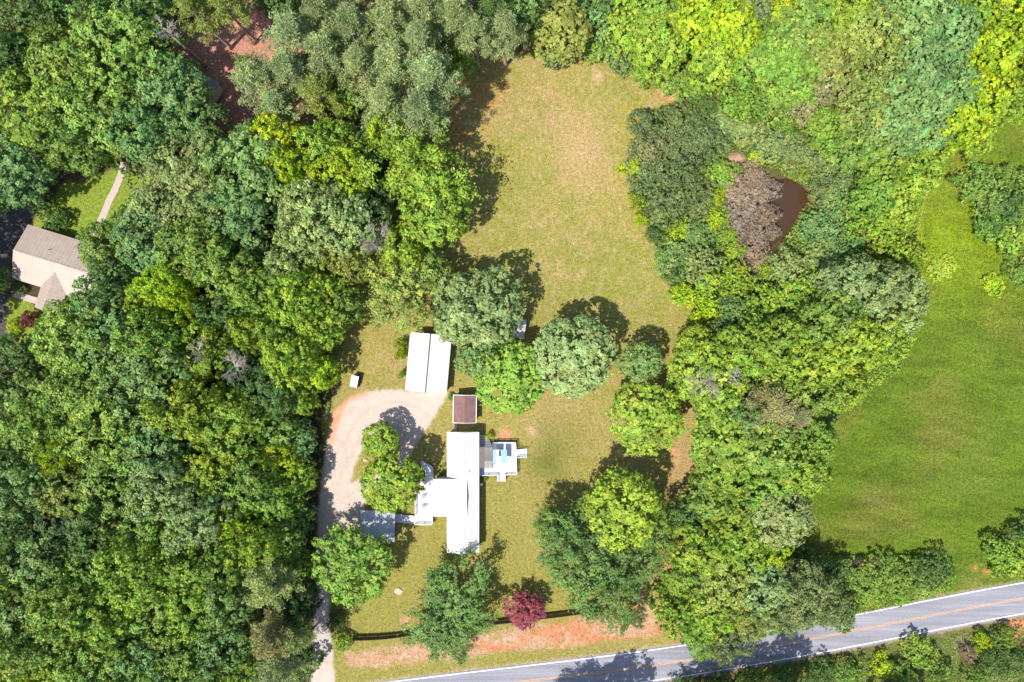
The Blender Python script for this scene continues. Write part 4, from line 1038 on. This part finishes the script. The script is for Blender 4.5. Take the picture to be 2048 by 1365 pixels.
T([
(820,320,80,'spray',19,'Y','big yellow-green tree spreading at the upper left lawn edge',dict(name='broadleaf_tree')),
(778,268,40,'forest',17,'L','bright lime crown tip below the last pine trunk'),
(868,420,70,'oak',17.5,'E','large green tree at the lawn edge casting a long shadow east'),
(820,345,40,'oak',12,'L','small lime crown between the two large lawn-edge trees'),
(800,576,66,'spray',13,'O','yellow-olive tree with a ragged crown north of the garage',dict(name='broadleaf_tree')),
(805,505,45,'oak',14,'Y','upright yellow-green crown above the ragged yellow-olive tree'),
(855,540,42,'oak',12,'G','green crown in shade at the lawn side of the yellow-olive tree'),
(960,615,80,'oak',14,'S','broad blue-green tree on the lawn north-east of the garage'),
(905,640,40,'oak',10,'S','lower left lobe-like small tree beside the garage roof corner'),
(960,715,42,'oak',10,'B','small tree joined below the broad blue-green lawn tree'),
(1023,757,66,'round',11,'E','dense spiky bright green tree south of the broad blue-green one'),
(1147,712,74,'round',13.5,'S','great round pale green tree alone in the middle of the lawn'),
(1281,724,38,'round',10.5,'B','small pale spiky tree right of the great round one'),
(1292,835,65,'round',11,'Y','bright yellow-green spiky tree on the right side of the lawn'),
(1243,1018,69,'round',16,'Y','bright round yellow-green tree on the lower right lawn'),
(705,1130,70,'maple',11,'E','spreading fresh green tree right below the silver carport'),
(903,1217,74,'spray',9.5,'N','wide deep green tree in front of the south end of the white house',dict(name='broadleaf_tree')),
(893,1272,44,'spray',8,'N','hanging lower tree crossing the front fence line',dict(name='broadleaf_tree')),
(1049,1222,33,'maple',5.5,'R','purple-leaved ornamental maple standing over the front fence'),
(761,882,34,'round',8,'Y','round fresh green tree at the top of the drive island'),
(783,966,57,'coarse',12,'Y','coarse-leaved tree covering the bottom of the drive island'),
(1145,1075,62,'spray',12,'N','dark green drooping tree left of the bright round one'),
(1180,1150,68,'spray',12,'N','deep green drooping tree above the right end of the fence'),
(1235,1150,68,'spray',12,'N','deep green drooping tree below the bright round yellow-green one'),
(1110,1055,35,'spray',10,'G','small upright dark crown at the left tip of the drooping group'),
(1308,1075,40,'spray',10,'G','narrow dark tree between bright round tree and the dirt trail'),
(1266,1232,22,'spray',8,'M','small brownish tree alone on the clay bank near the dirt trail'),
(685,1282,19,'bush',2.5,'E','bright bush at the left end of the front fence'),
(672,1240,18,'bush',3,'D','dark bush beside the lower drive above the fence bush'),
(802,690,13,'bush',3.4,'L','lime climber at the north-west corner of the garage'),
(802,710,11,'bush',3,'L','lime climber halfway along the west garage wall'),
(806,748,8,'bush',2.5,'E','small climber near the south end of the west garage wall'),
(979,871,8,'bush',1.4,'L','small yellow bush by the north steps of the east deck'),
(968,957,7,'bush',1,'E','low green plant below the east deck next to the house'),
(992,955,5,'bush',.8,'L','tiny yellow plant left of the lower deck landing'),
(903,795,7,'bush',1.5,'E','small green bush at the north-west corner of the brown shed'),
],'trees and shrubs around the lawn')
T([
(1420,745,75,'oak',11,'Y','yellow-green tree with bare grey branches at the lawn side of the right wood'),
(1390,690,40,'oak',10,'Y','low yellow-green crown at the top left tip of the right wood'),
(1375,765,38,'oak',10,'E','green crown on the left rim of the right wood'),
(1440,815,55,'oak',11,'E','green crown under the bare grey branches'),
(1490,700,60,'oak',12,'Y','yellow-green crown at the narrow neck above the right wood'),
(1560,690,62,'forest',12,'E','fresh green crown right of the neck'),
(1560,750,58,'oak',12,'Y','light crown in the upper middle of the right wood'),
(1630,720,62,'forest',13,'Y','yellowish lobed crown north of the field corner'),
(1700,680,62,'forest',14,'Y','yellowish lobed crown nearest the field track'),
(1660,640,62,'forest',14,'G','green crown left of the silvery one at the field'),
(1770,600,78,'forest',15,'S','large silvery green crown bulging into the field'),
(1700,575,65,'forest',15,'S','silvery crown left of the bulging one'),
(1760,670,52,'forest',13,'Y','yellow-green crown at the foot of the silvery one'),
(1680,770,52,'forest',12,'Y','yellow-green crown at the inner field corner'),
(1620,790,50,'forest',13,'G','green crown left of the inner field corner'),
(1545,815,60,'pine',15,'T','tan-olive feathery crown in the middle of the right wood',dict(name='pine_tree')),
(1590,830,42,'pine',14,'T','second tan-olive feathery crown nearer the field'),
(1490,830,38,'oak',12,'B','blue-grey small crown left of the tan-olive one'),
(1450,890,65,'round',11,'E','round fresh green crown at the left rim below the dark hollow'),
(1450,945,55,'oak',10,'E','green crown under the round one on the left rim'),
(1540,895,65,'oak',13,'G','green crown in the middle of the right wood below the tan one'),
(1620,880,50,'oak',12,'E','green crown at the field edge right of the middle'),
(1600,935,58,'oak',13,'Y','yellow-green crown at the field edge above the silver-grey one'),
(1530,960,58,'oak',12,'E','green crown above the silver-grey one'),
(1560,1035,58,'round',12,'S','silver-grey round crown against the field'),
(1500,1010,40,'oak',10,'D','dark crown left of the silver-grey one'),
(1410,1000,48,'oak',10,'G','green crown beside the top of the dirt trail'),
(1370,1030,38,'oak',9,'D','dark crown touching the bright round lawn tree group'),
(1460,1030,58,'oak',12,'Y','olive-lime crown in the lower right wood'),
(1400,1090,60,'oak',12,'Y','lime crown right of the dirt trail'),
(1480,1095,60,'oak',13,'Y','lime crown in the centre of the lower right wood'),
(1540,1100,38,'oak',11,'L','small bright lime crown at the field corner by the road'),
(1370,1150,48,'oak',10,'E','fresh green crown low beside the dirt trail'),
(1440,1165,60,'oak',12,'O','olive crown in the lower right wood'),
(1520,1175,62,'oak',13,'S','pale green crown with fine leaves near the road'),
(1350,1215,48,'bush',7,'E','vivid green leafy mound at the trail mouth by the road',dict(name='broadleaf_tree',cat='tree')),
(1430,1225,55,'oak',11,'Y','bright crown just above the road'),
(1500,1222,48,'spray',11,'O','olive crown overhanging the road verge'),
(1400,1275,33,'spray',9,'E','green tree tip reaching over the road edge line'),
(1458,1288,33,'spray',9,'M','dull olive tree overhanging the road, right of the green tip'),
(1548,1222,38,'spray',11,'M','dull tree over the north edge of the road'),
(1622,1196,60,'spray',13,'M','large dusky tree hanging over the road near the field'),
(1590,1170,40,'spray',10,'M','dusky crown behind the large road-side tree'),
(1680,1220,35,'bush',5,'D','dark bush at the roadside right of the large dusky tree'),
],GR)
T([
(1120,60,58,'round',11,'O','yellow-olive dome-shaped tree at the top of the lawn'),
(1110,110,30,'bush',5,'D','dark low bush at the foot of the dome-shaped tree'),
(1200,40,45,'bush',8,'B','blue-green tree right of the dome-shaped tree',dict(name='broadleaf_tree',cat='tree')),
(1195,95,32,'bush',4,'G','dark green bush at the top corner of the lawn'),
(1240,110,34,'bush',4,'B','blue-grey bush on the lawn rim, second from the top corner'),
(1290,140,36,'bush',4,'E','green bush on the lawn rim, third from the top corner'),
(1335,160,36,'bush',3.5,'G','deep green bush at the lawn tongue'),
(1390,170,34,'bush',4,'E','green bush at the tip of the lawn tongue'),
(1255,55,52,'oak',11,'Y','yellow-green crown above the blue-grey bushes'),
(1320,90,62,'oak',12,'Y','yellow-green crown above the deep green bush'),
(1310,20,55,'oak',12,'E','green crown on the top edge right of the lawn'),
(1390,40,62,'oak',13,'L','bright lime crown on the top edge, the larger of the pair'),
(1460,60,60,'oak',13,'L','bright lime crown right of the larger lime one'),
(1430,125,55,'oak',11,'Y','yellow-green crown below the two bright lime ones'),
(1500,20,45,'oak',12,'M','greyish crown on the top edge between lime trees'),
(1545,15,42,'oak',12,'L','small lime crown on the top edge'),
(1520,110,62,'oak',13,'E','fresh green crown in the middle of the upper right wood'),
(1600,60,65,'oak',14,'G','green crown near the top edge, upper right wood'),
(1580,160,60,'oak',13,'E','green crown with dead twigs above the tan patch'),
(1660,110,65,'oak',14,'O','olive crown with yellow tips in the upper right wood'),
(1680,30,55,'oak',14,'Y','yellow-green crown on the top edge right of centre'),
(1650,180,58,'bush',9,'T','tan-brown flowering crown in the upper right wood',dict(name='broadleaf_tree',cat='tree')),
(1610,215,42,'bush',8,'T','lower tan-brown crown beside the larger tan one',dict(name='broadleaf_tree',cat='tree')),
(1730,70,62,'oak',15,'O','olive-yellow crown left of the dark bluish band'),
(1760,150,60,'oak',14,'O','olive-yellow crown below the other, beside the bluish band'),
(1720,220,52,'oak',12,'O','olive crown at the lower end of the yellowish group'),
(1820,40,62,'round',15,'B','blue-green crown at the top of the bluish band'),
(1890,70,58,'round',15,'B','blue-green crown at the top right of the bluish band'),
(1850,135,62,'round',15,'B','blue-green crown in the middle of the bluish band'),
(1900,180,52,'round',14,'B','blue-green crown on the outer side of the bluish band'),
(1800,210,60,'round',14,'B','blue-green crown in the lower middle of the bluish band'),
(1860,240,55,'round',13,'B','blue-green crown near the foot of the bluish band'),
(1780,270,55,'round',12,'B','lowest blue-green crown of the bluish band'),
(1950,30,55,'oak',15,'Y','yellow-green crown near the top right corner'),
(2020,40,60,'oak',16,'L','lime crown in the top right corner'),
(1990,110,60,'oak',16,'L','lime crown below the corner one at the right edge'),
(2040,140,50,'oak',15,'Y','yellow-green crown cut by the right edge'),
(1940,120,45,'oak',15,'L','lime crown touching the bluish band'),
(1960,200,58,'oak',15,'L','lime crown above the field corner'),
(2010,210,48,'oak',14,'Y','yellow-green crown hanging over the field at the right edge'),
(1910,255,55,'oak',13,'L','lime crown at the field corner, lowest of the lime group'),
(1945,275,38,'oak',12,'Y','yellow crown tip stepping into the field'),
(1860,300,45,'oak',11,'Y','yellow-green crown between bluish band and field'),
(1830,350,48,'oak',10,'Y','yellow-green crown at the head of the wheel ruts'),
(1760,330,52,'oak',11,'E','green crown left of the head of the wheel ruts'),
(1700,300,48,'oak',11,'G','green crown above the grassy thicket right of the pond'),
(1655,260,45,'oak',10,'E','green crown above the pond thicket'),
(1790,400,50,'oak',10,'Y','bright crown against the wheel ruts'),
(1740,400,48,'oak',10,'E','bright green crown right of the pond'),
(1770,460,42,'bush',6,'Y','yellow-green bush at the field rim level with the pond foot'),
(1780,520,40,'bush',7,'Y','yellow-green bush above the silvery crowns'),
(1820,510,28,'bush',6,'Y','low yellow-green bush beside the wheel ruts'),
],GR)
T([
(1282,440,14,'bush',2.5,'L','small lime bush on the lawn rim above the blue-grey bush'),
(1320,515,14,'bush',2.5,'Y','small yellow-green bush on the lawn rim by the blue-green mound'),
(1352,585,18,'bush',2.5,'Y','yellow-green bush on the lawn rim below the dark blue-grey one'),
(1395,640,18,'bush',3,'L','lime bush at the lowest lawn rim of the thicket'),
(1400,225,42,'scrub',5,'D','dark grey-green mound at the lawn tongue corner of the thicket'),
(1350,245,42,'scrub',5,'M','grey-green mound on the upper left rim of the thicket'),
(1290,255,38,'scrub',4.5,'M','rusty grey-green mound bulging onto the lawn'),
(1290,300,42,'scrub',4.5,'T','reddish brown scrub mound on the left rim'),
(1360,290,48,'scrub',5,'M','grey-green mound in the upper thicket'),
(1410,280,45,'scrub',5,'M','grey-green mound north-west of the dirt patch'),
(1450,250,42,'scrub',4,'S','pale sage mound above the dirt patch'),
(1266,335,24,'bush',4,'L','bright lime bush on the lawn rim of the thicket'),
(1300,360,42,'scrub',5,'M','dusky mound on the left rim below the lime bush'),
(1360,350,45,'scrub',5,'M','dusky mound in the left thicket'),
(1330,410,48,'scrub',5,'M','grey-olive mound in the middle of the left thicket'),
(1385,400,45,'scrub',5,'M','grey-olive mound left of the lime strip'),
(1272,405,20,'bush',3,'Y','yellow-green low bush on the lawn rim'),
(1350,455,28,'bush',4,'L','bright yellow-lime bush inside the left thicket'),
(1312,470,22,'scrub',3,'D','blue-grey bush on the lawn rim beside the yellow-lime bush'),
(1390,470,35,'scrub',3.5,'B','green low mound right of the yellow-lime bush'),
(1345,520,42,'scrub',4,'B','deep blue-green mound on the lower left rim'),
(1345,550,25,'scrub',3,'D','dark blue-grey bush on the lower left lawn rim'),
(1400,530,38,'bush',4,'S','pale sage bush in the lower thicket'),
(1445,345,30,'bush',2.5,'E','smooth green bush above the lime strip'),
(1450,378,20,'bush',3,'L','lime bush at the top of the strip left of the dead brush'),
(1425,400,20,'bush',3,'L','lime bush halfway down the strip left of the dead brush'),
(1432,440,20,'bush',3,'L','small lime bush at the lower strip left of the dead brush'),
(1455,470,18,'bush',1.8,'E','green bush touching the left foot of the dead brush'),
(1470,500,22,'bush',2.5,'Y','yellow-green bush under the dead brush'),
(1420,570,36,'bush',4,'Y','yellow-green bush in the lower thicket'),
(1375,590,30,'bush',3.5,'L','lime bush on the lower lawn rim'),
(1470,560,36,'bush',4,'Y','yellow-green bush below the dead brush'),
(1410,620,28,'bush',3.5,'L','lime bush on the lawn rim near the thicket foot'),
(1465,620,38,'scrub',5,'B','bluish green mound near the thicket foot'),
(1520,610,42,'bush',6,'Y','yellow-green bush at the right of the bluish mound'),
(1450,655,28,'scrub',4,'B','bluish bush at the foot of the thicket over the shadows'),
(1570,600,48,'bush',6,'E','leafy green bush south of the pond'),
(1610,650,45,'bush',7,'G','green bush below the leafy one south of the pond'),
(1620,570,45,'bush',6,'E','green bush between pond and silvery crowns'),
(1575,540,42,'scrub',4.5,'S','sage-green mound just south of the pond'),
(1530,545,22,'bush',3,'Y','yellow bush at the foot of the dead brush tail'),
(1640,520,42,'scrub',4,'S','sage mound south-east of the pond'),
(1640,455,45,'scrub',3.5,'B','soft green mound at the right bank of the pond'),
(1680,500,38,'scrub',4,'B','soft green mound two steps right of the pond'),
(1680,400,45,'scrub',3.5,'B','soft green mound right of the water'),
(1640,380,30,'scrub',3,'M','grey-green mound at the top right bank of the pond'),
(1690,350,42,'scrub',4,'M','reddish-green mound below the green crowns'),
(1640,320,38,'scrub',3.5,'S','pale mound above the pond'),
(1590,310,38,'scrub',3,'S','sage mound directly north of the pond'),
(1545,290,38,'scrub',3,'S','sage mound north-west of the pond'),
(1600,350,15,'bush',2,'Y','small yellow-green bush on the top bank of the pond'),
(1570,255,22,'bush',3,'E','light green bush above the sage mounds'),
(1510,320,18,'bush',2,'L','lime bush at the top of the dead brush'),
(1490,255,38,'scrub',3,'S','sage mound around the small dirt patch'),
(1480,205,45,'bush',5,'E','green bush above the sage mounds'),
(1545,210,45,'bush',6,'G','green bush left of the tan-brown crowns'),
(1720,450,36,'bush',5,'E','green bush between pond bank and the field rim'),
(1700,545,22,'bush',5,'Y','yellow bush above the silvery crowns'),
(1500,660,36,'bush',6,'G','green bush at the neck between thicket and right wood'),
],GT)
T([
(1485,385,38,'scrub',3,'W','upper clump of dead pinkish-grey brush left of the pond'),
(1524,380,31,'scrub',2.8,'W','dead grey brush clump leaning over the water'),
(1485,430,36,'scrub',3,'W','middle clump of dead pinkish-grey brush'),
(1530,430,26,'scrub',2.5,'W','dead brush clump at the left shore of the pond'),
(1510,470,34,'scrub',3,'W','lower clump of dead pinkish-grey brush'),
(1510,515,26,'scrub',2.5,'W','dead brush tail below the pond'),
(1505,350,26,'scrub',2.5,'W','topmost clump of dead pinkish-grey brush'),
(1545,465,16,'scrub',1.8,'W','small dead clump at the foot of the water'),
(1508,550,14,'scrub',2,'W','thin brown tip at the very end of the dead brush'),
],'dead brush beside the pond')
T([
(1960,375,50,'scrub',6,'G','dark leafy shrub at the left end of the field thicket'),
(2000,420,48,'scrub',6,'D','dark shrub in the middle of the field thicket'),
(2040,380,45,'scrub',6,'G','shrub cut by the right edge, uppermost in the field thicket'),
(2030,470,45,'bush',4,'E','bright green shrub at the lower right of the field thicket'),
(1975,450,32,'bush',4,'E','green shrub at the lower left of the field thicket'),
(2045,540,38,'scrub',4,'G','shrub at the right edge below the field thicket'),
(1985,570,22,'bush',1.5,'L','low lime weed patch in the field'),
(1885,535,26,'bush',.8,'Y','faint yellow weed patch near the wheel ruts'),
(1600,1125,32,'scrub',4,'D','dark roadside shrub next to the large dusky tree'),
(1650,1150,38,'scrub',4,'D','dark roadside shrub second from the dusky tree'),
(1700,1165,40,'scrub',4,'G','roadside shrub third from the dusky tree'),
(1750,1150,40,'scrub',4,'G','roadside shrub in the middle of the hedge row'),
(1800,1155,40,'scrub',4,'G','roadside shrub just right of the middle of the hedge row'),
(1855,1140,40,'scrub',4.5,'D','tall dark shrub near the right end of the hedge row'),
(1880,1160,26,'bush',2.5,'E','light green shrub at the right end of the hedge row'),
(1740,1190,24,'bush',2,'Y','yellow-green low bush between hedge and road'),
(1800,1190,20,'bush',2,'E','low green bush on the verge below the hedge'),
(1693,1123,9,'scrub',2.5,'W','pinkish dead shrub top, left of three above the hedge'),
(1718,1122,9,'scrub',2.5,'W','pinkish dead shrub top, middle of three above the hedge'),
(1746,1120,11,'scrub',2.7,'W','pinkish dead shrub top, right of three above the hedge'),
(2000,1110,35,'bush',4,'E','bright green shrub above the road at the right edge, left one'),
(2045,1120,42,'bush',4.5,'Y','bright yellow-green shrub above the road cut by the right edge'),
(2040,1070,32,'scrub',4.5,'D','dark shrub behind the bright ones at the right edge'),
(1370,1378,30,'scrub',4,'D','dark shrub at the bottom edge, first right of the tree shadow'),
(1430,1374,30,'scrub',4,'D','dark shrub at the bottom edge, second right of the tree shadow'),
(1500,1364,30,'scrub',4,'G','green shrub at the bottom edge south of the road shadow'),
(1570,1356,32,'scrub',4,'D','dark shrub south of the road below the shadow patch'),
(1640,1351,33,'scrub',4,'D','dark shrub south of the road in the middle of the thicket'),
(1700,1346,30,'scrub',4,'G','green shrub south of the road left of the lime sprigs'),
(1765,1335,26,'bush',2.5,'L','lime sprig bush south of the road, the left one'),
(1835,1300,34,'bush',3,'E','bright bush just below the clay spot on the south verge'),
(1800,1351,30,'scrub',3.5,'G','green shrub at the bottom edge under the lime sprigs'),
(1880,1351,30,'scrub',3.5,'G','green shrub at the bottom edge left of the grey dead brush'),
(1965,1282,18,'bush',2.5,'L','lime bush right of the grey dead brush'),
(1985,1316,28,'scrub',4,'D','dark shrub right of the grey dead brush'),
(2035,1326,32,'scrub',4,'D','dark shrub in the bottom right corner'),
(1950,1356,28,'scrub',3.5,'G','green shrub at the bottom edge right of the grey dead brush'),
(2010,1275,26,'scrub',3.5,'G','green shrub below the clay patch at the right edge'),
(1933,1306,17,'scrub',2.5,'W','grey dead brush south of the road'),
],GRD)
T([  # trees just south of the frame whose shadows lie on the road
(1215,1482,60,'oak',20,'G','tall tree south of the road, the left one'),
(1150,1500,42,'spray',19,'G','slim tree south of the road beside the tall one'),
(1095,1505,32,'spray',19,'G','slim tree south of the road, farthest left'),
(1450,1425,34,'spray',17,'G','small tree south of the road, third from left'),
(1395,1432,28,'spray',16,'G','small tree south of the road, second from left'),
(1565,1422,44,'oak',20,'D','dark tree south of the road, below the dark thicket'),
(1505,1425,24,'spray',17,'D','slim dark tree south of the road'),
(1800,1440,50,'oak',11,'D','dark tree south of the road towards the right'),
(1300,-90,80,'oak',14,'G','tree beyond the top edge right of the lawn'),
(900,-60,60,'pine',22,'P','pine beyond the top edge above the lawn'),
],'trees beyond the frame')
tree(60,640,16,'bush',3,'R','small red-leaved shrub south-west of the neighbour house',name='bush')
tree(30,655,16,'bush',2,'L','yellow-lime shrub beside the pale gravel patch at the left edge')
tree(40,575,14,'bush',2,'D','small dark shrub in the bed of the neighbour house')
tree(85,400,28,'bush',4,'D','dark green shrub at the north wall of the neighbour house')
tree(115,440,24,'bush',3.5,'D','dark green shrub by the north-west corner of the neighbour house')
bare_tree(400,700,28,20,'pale leafless crown poking out of the yellow-green tree',seed=3)
bare_tree(470,735,38,19,'pale pinkish leafless tree in the middle of the left wood',seed=4)
bare_tree(752,478,36,18.5,'grey leafless tree near the left lawn edge',seed=5)
bare_tree(1400,765,34,14,'pale grey leafless branches on top of the right wood',seed=6)
bare_tree(1465,755,24,14,'grey leafless snag right of the larger bare branches',seed=7)
bare_tree(1425,785,22,13.5,'small pale snag just below the larger bare branches',seed=8)
bare_tree(330,60,28,21,'bare grey twigs at the top of the huge oak left of the clearing',seed=9)
scatter('undergrowth','low leafy undergrowth on the floor of the left wood','undergrowth',[[(-100,-100),(330,-60),(560,-60),(960,-60),(880,130),(830,300),(780,420),(720,560),(680,720),(655,850),(635,1000),(630,1150),(615,1420),(-100,1460),(-100,700),(20,700),(140,620),(260,650),(300,450),(240,340),(60,330),(-100,330)]],30000,(.1,1.6),.42,.26,'D',11,avoid=[[(340,60),(430,30),(530,20),(560,70),(620,110),(600,160),(500,240),(440,320),(420,320),(440,180),(350,120)]])
scatter('thicket_cover','tangled green vines and weeds covering the ground round the pond','ground cover',[[(1275,240),(1262,340),(1300,460),(1340,550),(1450,668),(1600,680),(1690,820),(1800,740),(1825,500),(1860,330),(1930,270),(2100,200),(2100,-80),(1190,-80),(1180,90),(1280,140),(1365,195)]],52000,(.25,1.5),.30,.17,'E',12,avoid=[pond_poly,[(1455,310),(1475,300),(1500,335),(1470,345),(1445,400),(1425,405),(1420,385),(1450,370)],[(1470,330),(1560,340),(1560,560),(1500,560),(1450,400)]])
scatter('undergrowth','low dark growth under the trees between lawn trail and field','undergrowth',[[(1400,690),(1640,660),(1700,800),(1640,880),(1650,950),(1600,1010),(1560,1130),(1690,1180),(1680,1240),(1480,1285),(1360,1290),(1350,1150),(1400,1060),(1420,900),(1370,780)]],14000,(.1,1.4),.38,.24,'D',13)
scatter('field_weeds','clumps of taller weeds scattered through the green field','weeds',[[(1850,430),(1960,380),(2100,380),(2100,700),(1900,640),(1840,560)]],9000,(.03,.22),.16,.08,'F',14)
scatter('verge_weeds','rough weeds on the verge south of the road','weeds',[[(1300,1420),(1360,1368),(1480,1352),(1640,1320),(1815,1287),(2080,1236),(2140,1460)]],9000,(.03,.5),.24,.12,'M',15,avoid=[[(1780,1285),(1850,1275),(1850,1300),(1780,1305)],[(2000,1240),(2060,1230),(2060,1265),(2010,1270)]])
scatter('verge_weeds','rough weeds between the hedge row and the north edge of the road','weeds',[[(1560,1110),(1880,1110),(1905,1140),(1870,1195),(1700,1230),(1660,1235)]],6500,(.05,1.0),.28,.15,'G',16)
scatter('grass_tufts','coarse grass tufts scattered over the lawn','grass',[lawn_poly],16000,(.02,.06),.13,.035,'O',17,avoid=[gravel_poly],jit=1.2)
